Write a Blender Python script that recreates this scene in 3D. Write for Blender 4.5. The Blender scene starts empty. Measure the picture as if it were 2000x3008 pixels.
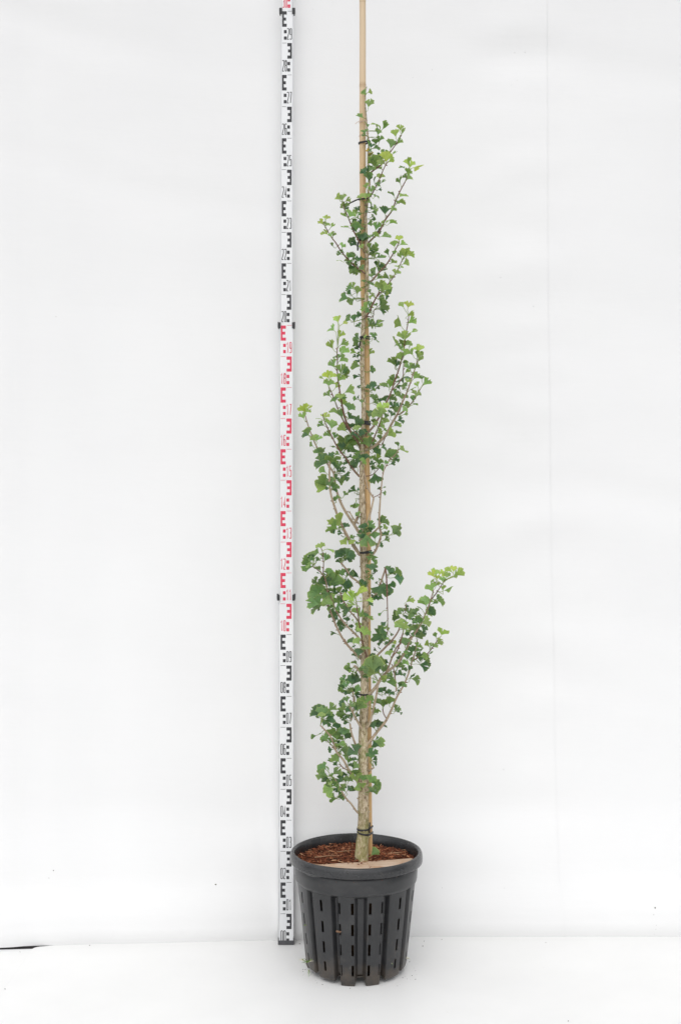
import bpy, math, random
from mathutils import Vector, noise

random.seed(11)
R = math.radians
scene = bpy.context.scene
COL = scene.collection

# ------------------------------------------------------------------ camera
CAM_Z = 1.38
FPX, CX, CY = 3581.6, 1000.0, 1504.0        # focal length and centre, in pixels of the 2000 x 3008 photograph
cam = bpy.data.cameras.new("camera")
cam.sensor_fit = 'VERTICAL'
cam.sensor_height = 36.0
cam.lens = 36.0 * FPX / 3008.0
cam.clip_end = 500
cam.clip_start = 0.05
cam_o = bpy.data.objects.new("camera", cam)
cam_o.location = (0, 0, CAM_Z)
cam_o.rotation_euler = (R(90), 0, 0)
COL.objects.link(cam_o)
scene.camera = cam_o

# ------------------------------------------------------------------ sky and sun (bright overcast)
SUN_EL, SUN_AZ = 57, 188           # elevation; compass azimuth (behind the camera, a little to the left)
world = bpy.data.worlds.new("World")
scene.world = world
world.use_nodes = True
wn, wl = world.node_tree.nodes, world.node_tree.links
bg = wn["Background"]
sky = wn.new("ShaderNodeTexSky")
sky.sky_type = 'NISHITA'
sky.sun_disc = False
sky.sun_elevation = R(SUN_EL)
sky.sun_rotation = R(SUN_AZ)
sky.air_density = 1.0
sky.dust_density = 2.2
sky.ozone_density = 1.0
hsv = wn.new("ShaderNodeHueSaturation")
hsv.inputs["Saturation"].default_value = 0.24      # cloud cover: a grey-white sky
wl.new(sky.outputs[0], hsv.inputs["Color"])
wl.new(hsv.outputs[0], bg.inputs["Color"])
bg.inputs["Strength"].default_value = 0.12

sun = bpy.data.lights.new("sun", 'SUN')
sun.energy = 1.45
sun.angle = R(130)
sun.color = (1.0, 0.985, 0.96)
sun_o = bpy.data.objects.new("sun", sun)
az = R(SUN_AZ)
sdir = Vector((math.sin(az) * math.cos(R(SUN_EL)), math.cos(az) * math.cos(R(SUN_EL)), math.sin(R(SUN_EL))))
sun_o.rotation_euler = sdir.to_track_quat('Z', 'Y').to_euler()
sun_o.location = sdir * 20
COL.objects.link(sun_o)

vs = scene.view_settings
vs.view_transform = 'Standard'
vs.look = 'None'
vs.exposure = 0.20
vs.gamma = 1.0
scene.cycles.max_bounces = 8
scene.cycles.diffuse_bounces = 6
scene.cycles.transparent_max_bounces = 8

# ------------------------------------------------------------------ helpers
def P(x, y, d):
    """point at depth d (metres from the camera plane) seen at photograph pixel (x, y)"""
    return Vector(((x - CX) / FPX * d, d, CAM_Z - (y - CY) / FPX * d))

def px2m(p, d):
    return p / FPX * d

def link(name, verts, faces, mat, parent=None, cols=None, smooth=True, mats=None, fmat=None):
    me = bpy.data.meshes.new(name)
    me.from_pydata([tuple(v) for v in verts], [], faces)
    for m in (mats or [mat]):
        me.materials.append(m)
    if fmat:
        me.polygons.foreach_set("material_index", fmat)
    if smooth:
        me.polygons.foreach_set("use_smooth", [True] * len(me.polygons))
    if cols:
        a = me.color_attributes.new("tint", 'FLOAT_COLOR', 'POINT')
        flat = []
        for c in cols:
            flat += [c[0], c[1], c[2], 1.0]
        a.data.foreach_set("color", flat)
    me.update()
    o = bpy.data.objects.new(name, me)
    COL.objects.link(o)
    if parent:
        o.parent = parent
        o.matrix_parent_inverse = parent.matrix_basis.inverted()
    return o

def tag(o, label, cat, group=None, kind=None):
    o["label"] = label
    o["category"] = cat
    if group: o["group"] = group
    if kind: o["kind"] = kind
    return o

def empty(name, loc):
    o = bpy.data.objects.new(name, None)
    o.empty_display_size = 0.05
    o.location = loc
    COL.objects.link(o)
    return o

class MB:
    """collects geometry for one mesh"""
    def __init__(self):
        self.v, self.f, self.c, self.m = [], [], [], []
    def add(self, v, f, c=None, m=0):
        n = len(self.v)
        self.v += [Vector(q) for q in v]
        self.f += [tuple(i + n for i in q) for q in f]
        self.m += [m] * len(f)
        if c is not None:
            self.c += c if isinstance(c, list) else [c] * len(v)
        return self
    def box(self, lo, hi, c=None, m=0):
        x0, y0, z0 = lo; x1, y1, z1 = hi
        v = [(x0, y0, z0), (x1, y0, z0), (x1, y1, z0), (x0, y1, z0), (x0, y0, z1), (x1, y0, z1), (x1, y1, z1), (x0, y1, z1)]
        f = [(0, 3, 2, 1), (4, 5, 6, 7), (0, 1, 5, 4), (1, 2, 6, 5), (2, 3, 7, 6), (3, 0, 4, 7)]
        return self.add(v, f, c, m)
    def build(self, name, mat=None, parent=None, smooth=True, mats=None):
        return link(name, self.v, self.f, mat, parent, self.c if self.c else None, smooth, mats, self.m if mats else None)

def bevel(o, w, seg=2):
    b = o.modifiers.new("bevel", 'BEVEL')
    b.width = w; b.segments = seg; b.limit_method = 'ANGLE'; b.angle_limit = R(40)
    return o

def catmull(pts, vals, step):
    """smooth resampling of a polyline; vals is a list of tuples carried along"""
    out, ov = [], []
    n = len(pts)
    for i in range(n - 1):
        p0 = pts[max(i - 1, 0)]; p1 = pts[i]; p2 = pts[i + 1]; p3 = pts[min(i + 2, n - 1)]
        k = max(1, int(round((p2 - p1).length / step)))
        for j in range(k):
            t = j / k
            out.append(0.5 * ((2 * p1) + (p2 - p0) * t + (2 * p0 - 5 * p1 + 4 * p2 - p3) * t * t + (3 * p1 - p0 - 3 * p2 + p3) * t ** 3))
            ov.append(tuple(a + (b - a) * t for a, b in zip(vals[i], vals[i + 1])))
    out.append(pts[-1].copy()); ov.append(tuple(vals[-1]))
    return out, ov

def tube(pts, rad, sides=8, closed=False, cap=True, wob=0.0, seed=0.0):
    """tapered tube along points -> verts, faces"""
    n = len(pts)
    v, f = [], []
    up = None
    for i in range(n):
        if closed:
            t = pts[(i + 1) % n] - pts[i - 1]
        else:
            t = pts[min(i + 1, n - 1)] - pts[max(i - 1, 0)]
        t.normalize()
        if up is None:
            a = Vector((0, 1, 0)) if abs(t.y) < 0.9 else Vector((1, 0, 0))
            up = t.cross(a).normalized()
        else:
            up = (up - t * up.dot(t)).normalized()
        w = t.cross(up)
        for s in range(sides):
            an = 2 * math.pi * s / sides
            r = rad[i]
            d = math.cos(an) * up + math.sin(an) * w
            if wob:
                q = pts[i] * 38.0 + d * 0.9
                r *= 1 + wob * noise.noise(q + Vector((seed, seed, 0))) + wob * 0.6 * noise.noise(q * 2.7)
            v.append(pts[i] + d * r)
    m = n if closed else n - 1
    for i in range(m):
        for s in range(sides):
            a = i * sides + s; b = i * sides + (s + 1) % sides
            c = ((i + 1) % n) * sides + (s + 1) % sides; d = ((i + 1) % n) * sides + s
            f.append((a, b, c, d))
    if cap and not closed:
        f.append(tuple(range(sides - 1, -1, -1)))
        f.append(tuple((n - 1) * sides + s for s in range(sides)))
    return v, f

# ------------------------------------------------------------------ materials
def mat(name, rough=0.6, spec=0.5, color=None):
    m = bpy.data.materials.new(name)
    m.use_nodes = True
    nt = m.node_tree
    b = nt.nodes["Principled BSDF"]
    b.inputs["Roughness"].default_value = rough
    b.inputs["Specular IOR Level"].default_value = spec
    if color: b.inputs["Base Color"].default_value = (*color, 1)
    return m, nt.nodes, nt.links, b

def coords(n, l, scale=(1, 1, 1)):
    tc = n.new("ShaderNodeTexCoord")
    mp = n.new("ShaderNodeMapping")
    mp.inputs["Scale"].default_value = scale
    l.new(tc.outputs["Object"], mp.inputs["Vector"])
    return mp.outputs["Vector"]

def noise_tex(n, l, vec, scale, detail=4, rough=0.55):
    t = n.new("ShaderNodeTexNoise")
    t.inputs["Scale"].default_value = scale
    t.inputs["Detail"].default_value = detail
    t.inputs["Roughness"].default_value = rough
    l.new(vec, t.inputs["Vector"])
    return t.outputs["Fac"]

def ramp(n, l, fac, stops):
    r = n.new("ShaderNodeValToRGB")
    e = r.color_ramp.elements
    while len(e) < len(stops): e.new(0.5)
    for el, (p, c) in zip(e, stops):
        el.position = p
        el.color = (*c, 1) if len(c) == 3 else c
    l.new(fac, r.inputs["Fac"])
    return r.outputs["Color"]

def mix(n, l, a, b, fac, mode='MIX'):
    m = n.new("ShaderNodeMix")
    m.data_type = 'RGBA'; m.blend_type = mode
    for sock, val in ((m.inputs[6], a), (m.inputs[7], b), (m.inputs[0], fac)):
        if isinstance(val, (int, float)): sock.default_value = val
        elif isinstance(val, tuple): sock.default_value = (*val, 1)
        else: l.new(val, sock)
    return m.outputs[2]

def bump(n, l, b, h, strength, dist):
    bp = n.new("ShaderNodeBump")
    bp.inputs["Strength"].default_value = strength
    bp.inputs["Distance"].default_value = dist
    l.new(h, bp.inputs["Height"])
    l.new(bp.outputs[0], b.inputs["Normal"])

def make_foil():
    m, n, l, b = mat("white_foil", 0.42, 0.35)
    v = coords(n, l)
    f = noise_tex(n, l, v, 1.3, 5)
    c = ramp(n, l, f, [(0.3, (0.80, 0.80, 0.80)), (0.7, (0.835, 0.835, 0.833))])
    s = noise_tex(n, l, v, 60, 2)
    sp = ramp(n, l, s, [(0.79, (1, 1, 1)), (0.83, (0.72, 0.71, 0.68))])
    c = mix(n, l, c, sp, 0.6, 'MULTIPLY')
    l.new(c, b.inputs["Base Color"])
    h = noise_tex(n, l, coords(n, l, (1.2, 1, 5.0)), 2.2, 5)
    bump(n, l, b, h, 0.13, 0.012)
    return m

def make_board():
    m, n, l, b = mat("white_board", 0.38, 0.4)
    v = coords(n, l)
    c = ramp(n, l, noise_tex(n, l, v, 3.0, 6), [(0.3, (0.79, 0.79, 0.78)), (0.75, (0.835, 0.835, 0.825))])
    d = ramp(n, l, noise_tex(n, l, v, 45, 3), [(0.73, (1, 1, 1)), (0.80, (0.78, 0.75, 0.70))])
    c = mix(n, l, c, d, 0.5, 'MULTIPLY')
    l.new(c, b.inputs["Base Color"])
    bump(n, l, b, noise_tex(n, l, v, 9, 4), 0.1, 0.004)
    return m

def make_ground():
    m, n, l, b = mat("dark_ground", 0.9, 0.2)
    c = ramp(n, l, noise_tex(n, l, coords(n, l), 3, 6), [(0.3, (0.035, 0.03, 0.028)), (0.7, (0.08, 0.07, 0.065))])
    l.new(c, b.inputs["Base Color"])
    return m

def make_pot(name, k, r0, r1):
    m, n, l, b = mat(name, 0.36, 0.5)
    v = coords(n, l)
    f1 = noise_tex(n, l, v, 9, 7, 0.65)
    c = ramp(n, l, f1, [(0.30, (0.026 * k, 0.027 * k, 0.029 * k)), (0.55, (0.040 * k, 0.041 * k, 0.044 * k)), (0.78, (0.075 * k, 0.074 * k, 0.074 * k))])
    # dried soil splashes and pale scuffs
    f2 = noise_tex(n, l, v, 26, 8, 0.7)
    soil = ramp(n, l, f2, [(0.60, (0, 0, 0)), (0.72, (1, 1, 1))])
    c = mix(n, l, c, (0.055, 0.040, 0.028), mix(n, l, (0, 0, 0), soil, 0.55))
    # a film of dried mud that sticks to the foot of the pot
    sx = n.new("ShaderNodeSeparateXYZ")
    l.new(coords(n, l), sx.inputs[0])
    mr = n.new("ShaderNodeMapRange")
    mr.inputs[1].default_value = 0.0; mr.inputs[2].default_value = 0.11
    mr.inputs[3].default_value = 0.20; mr.inputs[4].default_value = -0.12
    l.new(sx.outputs[2], mr.inputs[0])
    ad = n.new("ShaderNodeMath"); ad.operation = 'ADD'
    l.new(noise_tex(n, l, v, 17, 6, 0.7), ad.inputs[0]); l.new(mr.outputs[0], ad.inputs[1])
    mud = ramp(n, l, ad.outputs[0], [(0.48, (0, 0, 0)), (0.72, (1, 1, 1))])
    c = mix(n, l, c, (0.085, 0.066, 0.048), mix(n, l, (0, 0, 0), mud, 0.6))
    f3 = noise_tex(n, l, coords(n, l, (1, 1, 0.35)), 120, 3)
    sc = ramp(n, l, f3, [(0.70, (0, 0, 0)), (0.76, (1, 1, 1))])
    c = mix(n, l, c, (0.16, 0.155, 0.15), mix(n, l, (0, 0, 0), sc, 0.35))
    l.new(c, b.inputs["Base Color"])
    rr = ramp(n, l, f1, [(0.3, (r0, r0, r0)), (0.7, (r1, r1, r1))])
    l.new(rr, b.inputs["Roughness"])
    bump(n, l, b, f2, 0.12, 0.004)
    return m

def make_tinted(name, rough, spec=0.3, nscale=60, amt=0.5, bstr=0.3, bdist=0.002, lo=0.7, hi=1.25):
    """colour from the mesh attribute 'tint', broken up by grain"""
    m, n, l, b = mat(name, rough, spec)
    a = n.new("ShaderNodeAttribute"); a.attribute_name = "tint"
    f = noise_tex(n, l, coords(n, l), nscale, 5, 0.6)
    g = ramp(n, l, f, [(0.25, (lo, lo, lo)), (0.75, (hi, hi, hi))])
    c = mix(n, l, a.outputs["Color"], g, amt, 'MULTIPLY')
    l.new(c, b.inputs["Base Color"])
    bump(n, l, b, f, bstr, bdist)
    return m

def make_bark():
    m, n, l, b = mat("trunk_bark", 0.85, 0.25)
    v = coords(n, l, (1, 1, 0.45))
    f = noise_tex(n, l, v, 190, 5, 0.65)
    c = ramp(n, l, f, [(0.32, (0.13, 0.095, 0.055)), (0.42, (0.33, 0.26, 0.165)), (0.52, (0.55, 0.455, 0.32)), (0.66, (0.74, 0.65, 0.50))])
    # lichen and algae patches, thicker near the soil
    g = noise_tex(n, l, coords(n, l, (1, 1, 0.7)), 30, 5, 0.65)
    geo = n.new("ShaderNodeNewGeometry")
    sx = n.new("ShaderNodeSeparateXYZ"); l.new(geo.outputs["Position"], sx.inputs[0])
    mr = n.new("ShaderNodeMapRange")
    mr.inputs[1].default_value = 0.36; mr.inputs[2].default_value = 0.85
    mr.inputs[3].default_value = 0.09; mr.inputs[4].default_value = -0.06
    l.new(sx.outputs[2], mr.inputs[0])
    ad = n.new("ShaderNodeMath"); ad.operation = 'ADD'
    l.new(g, ad.inputs[0]); l.new(mr.outputs[0], ad.inputs[1])
    gm = ramp(n, l, ad.outputs[0], [(0.50, (0, 0, 0)), (0.66, (1, 1, 1))])
    c = mix(n, l, c, (0.25, 0.25, 0.085), mix(n, l, (0, 0, 0), gm, 0.7))
    h = noise_tex(n, l, coords(n, l, (1, 1, 0.6)), 14, 3)
    hm = ramp(n, l, h, [(0.35, (0.72, 0.70, 0.68)), (0.65, (1.1, 1.1, 1.1))])
    c = mix(n, l, c, hm, 0.8, 'MULTIPLY')
    l.new(c, b.inputs["Base Color"])
    bump(n, l, b, f, 0.8, 0.004)
    return m

def make_cane():
    m, n, l, b = mat("bamboo", 0.40, 0.45)
    f = noise_tex(n, l, coords(n, l, (1, 1, 0.04)), 260, 4)
    c = ramp(n, l, f, [(0.3, (0.52, 0.33, 0.145)), (0.7, (0.66, 0.45, 0.225))])
    g = noise_tex(n, l, coords(n, l, (1, 1, 0.25)), 7, 4)
    # the top of the cane is bleached paler, the rest is honey coloured
    geo = n.new("ShaderNodeNewGeometry")
    sx = n.new("ShaderNodeSeparateXYZ"); l.new(geo.outputs["Position"], sx.inputs[0])
    mr = n.new("ShaderNodeMapRange")
    mr.inputs[1].default_value = 2.25; mr.inputs[2].default_value = 2.75
    l.new(sx.outputs[2], mr.inputs[0])
    c = mix(n, l, c, (0.62, 0.48, 0.32), mr.outputs[0])
    pm = ramp(n, l, g, [(0.35, (0.80, 0.76, 0.72)), (0.6, (1.06, 1.06, 1.06))])
    c = mix(n, l, c, pm, 0.7, 'MULTIPLY')
    a = n.new("ShaderNodeAttribute"); a.attribute_name = "tint"
    c = mix(n, l, c, a.outputs["Color"], 1.0, 'MULTIPLY')
    l.new(c, b.inputs["Base Color"])
    bump(n, l, b, f, 0.15, 0.001)
    return m

def make_leaf():
    m, n, l, b = mat("ginkgo_leaf", 0.46, 0.35)
    a = n.new("ShaderNodeAttribute"); a.attribute_name = "tint"
    f = noise_tex(n, l, coords(n, l), 140, 3)
    g = ramp(n, l, f, [(0.3, (0.82, 0.82, 0.82)), (0.7, (1.15, 1.15, 1.15))])
    c = mix(n, l, a.outputs["Color"], g, 0.8, 'MULTIPLY')
    l.new(c, b.inputs["Base Color"])
    bump(n, l, b, f, 0.25, 0.002)
    tr = n.new("ShaderNodeBsdfTranslucent")
    l.new(mix(n, l, c, (1.15, 1.2, 0.55), 1.0, 'MULTIPLY'), tr.inputs["Color"])
    mx = n.new("ShaderNodeMixShader"); mx.inputs[0].default_value = 0.34
    out = n["Material Output"] if "Material Output" in n else n.new("ShaderNodeOutputMaterial")
    l.new(b.outputs[0], mx.inputs[1]); l.new(tr.outputs[0], mx.inputs[2])
    l.new(mx.outputs[0], out.inputs["Surface"])
    return m

def make_staff(name, c0, c1):
    m, n, l, b = mat(name, 0.45, 0.4)
    f = noise_tex(n, l, coords(n, l, (1, 1, 0.3)), 25, 5, 0.65)
    c = ramp(n, l, f, [(0.35, c0), (0.65, c1)])
    d = ramp(n, l, noise_tex(n, l, coords(n, l), 70, 4, 0.7), [(0.70, (1, 1, 1)), (0.80, (0.70, 0.69, 0.66))])
    c = mix(n, l, c, d, 0.6, 'MULTIPLY')
    l.new(c, b.inputs["Base Color"])
    return m

def make_print(name, col):
    """ink, scuffed so that the white staff shows through a little"""
    m, n, l, b = mat(name, 0.5, 0.35)
    f = noise_tex(n, l, coords(n, l), 75, 7, 0.7)
    c = ramp(n, l, f, [(0.66, col), (0.72, (0.7, 0.7, 0.7))])
    l.new(c, b.inputs["Base Color"])
    return m

def make_wood():
    m, n, l, b = mat("pale_wood", 0.75, 0.25)
    v = coords(n, l, (1.0, 9.0, 4.0))
    f = noise_tex(n, l, v, 9, 6, 0.6)
    c = ramp(n, l, f, [(0.25, (0.34, 0.22, 0.14)), (0.45, (0.50, 0.36, 0.255)), (0.7, (0.62, 0.49, 0.39))])
    g = noise_tex(n, l, coords(n, l), 22, 5)
    c = mix(n, l, c, ramp(n, l, g, [(0.52, (1, 1, 1)), (0.70, (0.80, 0.55, 0.36))]), 0.6, 'MULTIPLY')
    l.new(c, b.inputs["Base Color"])
    bump(n, l, b, f, 0.4, 0.001)
    return m

M = dict(
    foil=make_foil(), board=make_board(), ground=make_ground(), pot=make_pot("black_plastic", 0.62, .26, .48), rim=make_pot("black_rim_plastic", 0.66, .18, .34), bark=make_bark(), cane=make_cane(),
    leaf=make_leaf(), wood=make_wood(),
    twig=make_tinted("twig_bark", 0.7, 0.3, 150, 0.8, 0.5, 0.002, 0.6, 1.3),
    mulch=make_tinted("bark_chips", 0.85, 0.2, 120, 0.7, 0.5, 0.002),
    soil=make_tinted("potting_soil", 0.95, 0.1, 90, 0.8, 1.0, 0.006, 0.4, 1.5),
    grass=make_tinted("grass_blade", 0.6, 0.3),
    staff=make_staff("white_staff", (0.79, 0.80, 0.815), (0.84, 0.845, 0.855)),
    rail=make_staff("staff_rail", (0.58, 0.59, 0.61), (0.72, 0.73, 0.74)),
    ink_black=make_print("black_ink", (0.045, 0.045, 0.05)), ink_red=make_print("red_ink", (0.70, 0.055, 0.11)),
    clamp=mat("black_rubber", 0.5, 0.4, (0.035, 0.035, 0.037))[0],
    foot=make_staff("grey_foot", (0.06, 0.062, 0.068), (0.12, 0.12, 0.125)),
    tie=mat("black_tie", 0.42, 0.45, (0.018, 0.018, 0.02))[0],
    string=mat("beige_string", 0.8, 0.2, (0.62, 0.47, 0.38))[0],
)

# ------------------------------------------------------------------ setting: wall, floor, ground
def lerp_tab(tab, t):
    if t <= tab[0][0]: return tab[0][1]
    for (a, va), (b, vb) in zip(tab, tab[1:]):
        if t <= b:
            k = (t - a) / (b - a); k = k * k * (3 - 2 * k)
            return va + (vb - va) * k
    return tab[-1][1]

def wall_y(x, z):
    base = lerp_tab([(-4, 3.825), (-1.3, 3.830), (-1.075, 3.849), (-0.975, 3.867), (-0.72, 3.888), (-0.2, 3.917), (0.25, 3.95), (4, 3.953)], x)
    prof = lerp_tab([(0, 0.012), (0.03, -0.003), (0.09, -0.008), (0.22, 0.004), (0.45, 0.018), (3, 0.03), (5, 0.03)], z)
    w = 0.0034 * noise.noise(Vector((x * 0.9, 3.1, z * 3.2))) + 0.0013 * noise.noise(Vector((x * 2.6 + 9, 1.0, z * 6.0)))
    q = (x - seam_x(z) + 0.12) / 0.16               # soft horizontal creases beside the seam
    w += math.exp(-q * q) * 0.0075 * noise.noise(Vector((x * 3.0, 7.0, z * 8.5)))
    w += 0.0110 * max(0, noise.noise(Vector((x * 0.8 + 4, 2.0, z * 5.0 + x * 1.3)))) ** 2
    return base + prof + w * min(1, z * 4)

def seam_x(z):
    return lerp_tab([(0, 0.724), (0.25, 0.704), (0.7, 0.695), (1.4, 0.683), (2.3, 0.674), (4.5, 0.67)], z)

def sheet(name, xs_fn, nx, dy):
    zs = [0.0, 0.012, 0.03, 0.05, 0.075] + [0.1 + 4.3 * i / 170 for i in range(171)]
    v, f = [], []
    for z in zs:
        for i in range(nx + 1):
            x = xs_fn(i / nx, z)
            v.append((x, wall_y(x, z) + dy, z))
    w = nx + 1
    for j in range(len(zs) - 1):
        for i in range(nx):
            a = j * w + i
            f.append((a, a + 1, a + w + 1, a + w))
    o = link(name, v, f, M['foil'])
    return o

w1 = sheet("wall", lambda t, z: -3.6 + (seam_x(z) + 3.6) * t, 130, 0.0)
tag(w1, "large white foil backdrop sheet left of the vertical seam, behind staff and plant", "wall", kind="structure")
w2 = sheet("wall", lambda t, z: seam_x(z) - 0.05 + (3.9 - seam_x(z)) * t, 100, 0.0018)
tag(w2, "white foil backdrop sheet right of the vertical seam", "wall", kind="structure")

def slab(name, outline, z0, z1, m):
    n = len(outline)
    v = [(x, y, z1) for x, y in outline] + [(x, y, z0) for x, y in outline]
    f = [tuple(range(n)), tuple(range(2 * n - 1, n - 1, -1))]
    f += [(i, i + n, (i + 1) % n + n, (i + 1) % n) for i in range(n)]
    return link(name, v, f, m, smooth=False)

main = [(-0.970, -3.0), (4.0, -3.0), (4.0, 3.985), (0.3, 3.975), (-0.2, 3.945), (-0.72, 3.915), (-0.85, 3.896), (-0.925, 3.881)]
for k in range(7):                               # the rounded back corner
    a = R(90 + 90 * k / 6)
    main.append((-0.945 + 0.029 * math.cos(a) - 0.0, 3.846 + 0.029 * math.sin(a)))
fl = bevel(slab("floor", main, -0.006, 0.0, M['board']), 0.0015)
tag(fl, "white floor board under the pot and the measuring staff", "floor", kind="structure")
fl2 = bevel(slab("floor", [(-4.0, -3.0), (-0.94, -3.0), (-0.94, 3.877), (-1.075, 3.867), (-4.0, 3.80)], -0.0135, -0.0075, M['board']), 0.0012)
tag(fl2, "white floor board at lower left, running under the edge of the larger board", "floor", kind="structure")
gr = link("ground", [(-40, -40, -0.05), (40, -40, -0.05), (40, 40, -0.05), (-40, 40, -0.05)], [(0, 1, 2, 3)], M['ground'])
tag(gr, "dark ground seen in the slit behind the left floor board", "ground", kind="structure")

# ------------------------------------------------------------------ pot
PC = Vector((0.048, 3.692, 0))
pot = empty("plant_pot", PC)
tag(pot, "large black ribbed plastic nursery pot with slotted sides holding the tree", "pot")

def lathe(name, prof, seg, m, parent, wob=0.0):
    v, f = [], []
    for k in range(seg):
        a = 2 * math.pi * k / seg
        ca, sa = math.cos(a), math.sin(a)
        for i, (r, z) in enumerate(prof):
            q = 1 + wob * noise.noise(Vector((ca * 2.2, sa * 2.2, 5.0)))
            zz = z + wob * 0.09 * noise.noise(Vector((ca * 1.4, sa * 1.4, 2.0)))
            v.append((PC.x + ca * r * q, PC.y + sa * r * q, zz))
    n = len(prof)
    for k in range(seg):
        for i in range(n):
            a = k * n + i; b = k * n + (i + 1) % n
            c = ((k + 1) % seg) * n + (i + 1) % n; d = ((k + 1) % seg) * n + i
            f.append((a, d, c, b))
    return link(name, v, f, m, parent)

# rolled rim: closed profile (counter-clockwise from the inside)
rim_prof = [(0.1790, 0.300), (0.1835, 0.335), (0.1858, 0.3500), (0.1885, 0.3552), (0.1925, 0.3565), (0.1965, 0.3545),
            (0.1992, 0.3490), (0.2003, 0.3400), (0.2003, 0.3290), (0.1992, 0.3255), (0.1972, 0.3255), (0.1962, 0.3300),
            (0.1900, 0.3440), (0.1868, 0.3380), (0.1845, 0.3020)]
lathe("rim", rim_prof, 128, M['rim'], pot, 0.010)
col_prof = [(0.1700, 0.262), (0.1770, 0.2675), (0.1822, 0.2720), (0.1838, 0.2790), (0.1850, 0.3000), (0.1862, 0.3300),
            (0.1850, 0.3300), (0.1825, 0.2900), (0.1740, 0.2720), (0.1690, 0.2660)]
lathe("collar", col_prof, 128, M['pot'], pot, 0.008)

# fluted body: ribs separated by sunken grooves; slots are real openings
FRONT = R(-90 + 3.8)                     # angle of the sunken front panel, measured in the plan
grooves = [(0, 2.9, 3.9), (26, 1.0, 3.2), (55.5, .8, 3.4), (88, .8, 3.4), (119, 1.0, 2.6), (151, 1.0, 2.6), (180, 3.0, 3.4)]
grooves += [(-a, w, e) for a, w, e in grooves if 0 < a < 180]
slot_cols = [(-8.3, 1.4), (8.8, 1.4), (-21.0, 1.0), (21.0, 1.0), (-40.6, 1.4), (42.8, 1.4), (-72, 1.5), (69.5, 1.5), (100, 1.2), (-102, 1.2), (135, 1.2), (-135, 1.2), (165, 1.2), (-165, 1.2)]
slot_rows = [(0.216, 0.250), (0.153, 0.187), (0.092, 0.126), (0.031, 0.064)]

def groove_amt(deg):
    g = 0.0
    for a, w, e in grooves:
        d = abs((deg - a + 180) % 360 - 180)
        if d < w: g = 1.0
        elif d < w + e: g = max(g, 1 - (d - w) / e)
    return g * g * (3 - 2 * g)

def foot_lift(deg):
    a = abs(deg)
    return 0.0 if a < 25 or a > 152 else 0.010 if a < 55 else 0.0145 if a < 89 else 0.0 if a < 119 else 0.010

degs = set(round(-180 + 1.5 * i, 2) for i in range(240))
for a, w, e in grooves:
    for s in (-1, 1):
        for k in (0.0, 0.15, 0.3, 0.5, 0.7, 0.85, 1.0):
            degs.add(round((a + s * (w + e * k) + 180) % 360 - 180, 2))
for a, SLOT_W in slot_cols:
    degs = {d for d in degs if not (abs((d - a + 180) % 360 - 180) < SLOT_W + 0.25)}
    for e in (-SLOT_W, SLOT_W):
        degs.add(round((a + e + 180) % 360 - 180, 2))
degs = sorted(degs)
zs = sorted(set([0.0, 0.004, 0.010, 0.02, 0.075, 0.14, 0.2, 0.258, 0.272, 0.284] + [z for r in slot_rows for z in r]))
bv, bf = [], []
for z in zs:
    for d in degs:
        g = groove_amt(d)
        r = 0.1495 + (0.1790 - 0.1495) * (z / 0.28)
        if z < 0.012: r -= 0.0035 * (1 - z / 0.012) ** 2
        depth = 0.0178 * g
        r -= depth
        zz = z + (0.026 * g * max(0, 1 - z / 0.075) if z < 0.075 else 0)
        zz += foot_lift(d) * (1 - g) * max(0, 1 - z / 0.075)
        th = FRONT + R(d)
        r *= 1 + 0.006 * noise.noise(Vector((math.cos(th) * 3, math.sin(th) * 3, z * 9)))
        bv.append((PC.x + r * math.cos(th), PC.y + r * math.sin(th), zz))
nd = len(degs)
for j in range(len(zs) - 1):
    zm = 0.5 * (zs[j] + zs[j + 1])
    inrow = any(a < zm < b for a, b in slot_rows)
    for i in range(nd):
        i2 = (i + 1) % nd
        dm = 0.5 * (degs[i] + degs[i2]) if i2 else 180.0
        if inrow and any(abs((dm - a + 180) % 360 - 180) < sw * 0.6 for a, sw in slot_cols):
            continue
        bf.append((j * nd + i, j * nd + i2, (j + 1) * nd + i2, (j + 1) * nd + i))
body = link("body", bv, bf, M['pot'], pot)
s = body.modifiers.new("wall", 'SOLIDIFY'); s.thickness = 0.0032; s.offset = -1
es = body.modifiers.new("edges", 'EDGE_SPLIT'); es.split_angle = R(50)
# floor plate of the pot
bp = MB()
seg = 64
bp.add([(PC.x + 0.132 * math.cos(2 * math.pi * k / seg), PC.y + 0.132 * math.sin(2 * math.pi * k / seg), 0.024) for k in range(seg)], [tuple(range(seg))])
bo = bp.build("base_plate", M['pot'], pot, smooth=False)
s = bo.modifiers.new("thick", 'SOLIDIFY'); s.thickness = 0.003

# root ball seen through the slots and as the bed under the mulch
rb = MB()
prof = [(0.0, 0.031), (0.126, 0.031)] + [(0.126 + 0.024 * t, 0.031 + 0.235 * t) for t in (0.15, 0.3, 0.45, 0.6, 0.75, 0.9, 1.0)] + [(0.163, 0.295), (0.160, 0.318), (0.12, 0.322), (0.06, 0.324), (0.0, 0.325)]
sg = 72
v, c = [], []
for k in range(sg):
    a = 2 * math.pi * k / sg
    for r, z in prof:
        q = Vector((math.cos(a) * r, math.sin(a) * r, z))
        d = 0.004 * noise.noise(q * 60) if r > 0.05 and z < 0.3 else 0
        v.append(PC + Vector((math.cos(a) * (r + d), math.sin(a) * (r + d), z)))
        t = 0.5 + 0.5 * noise.noise(q * 45)
        c.append((0.035 + 0.035 * t, 0.022 + 0.02 * t, 0.013 + 0.012 * t))
n = len(prof)
f = []
for k in range(sg):
    for i in range(n - 1):
        f.append((k * n + i, ((k + 1) % sg) * n + i, ((k + 1) % sg) * n + i + 1, k * n + i + 1))
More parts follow.
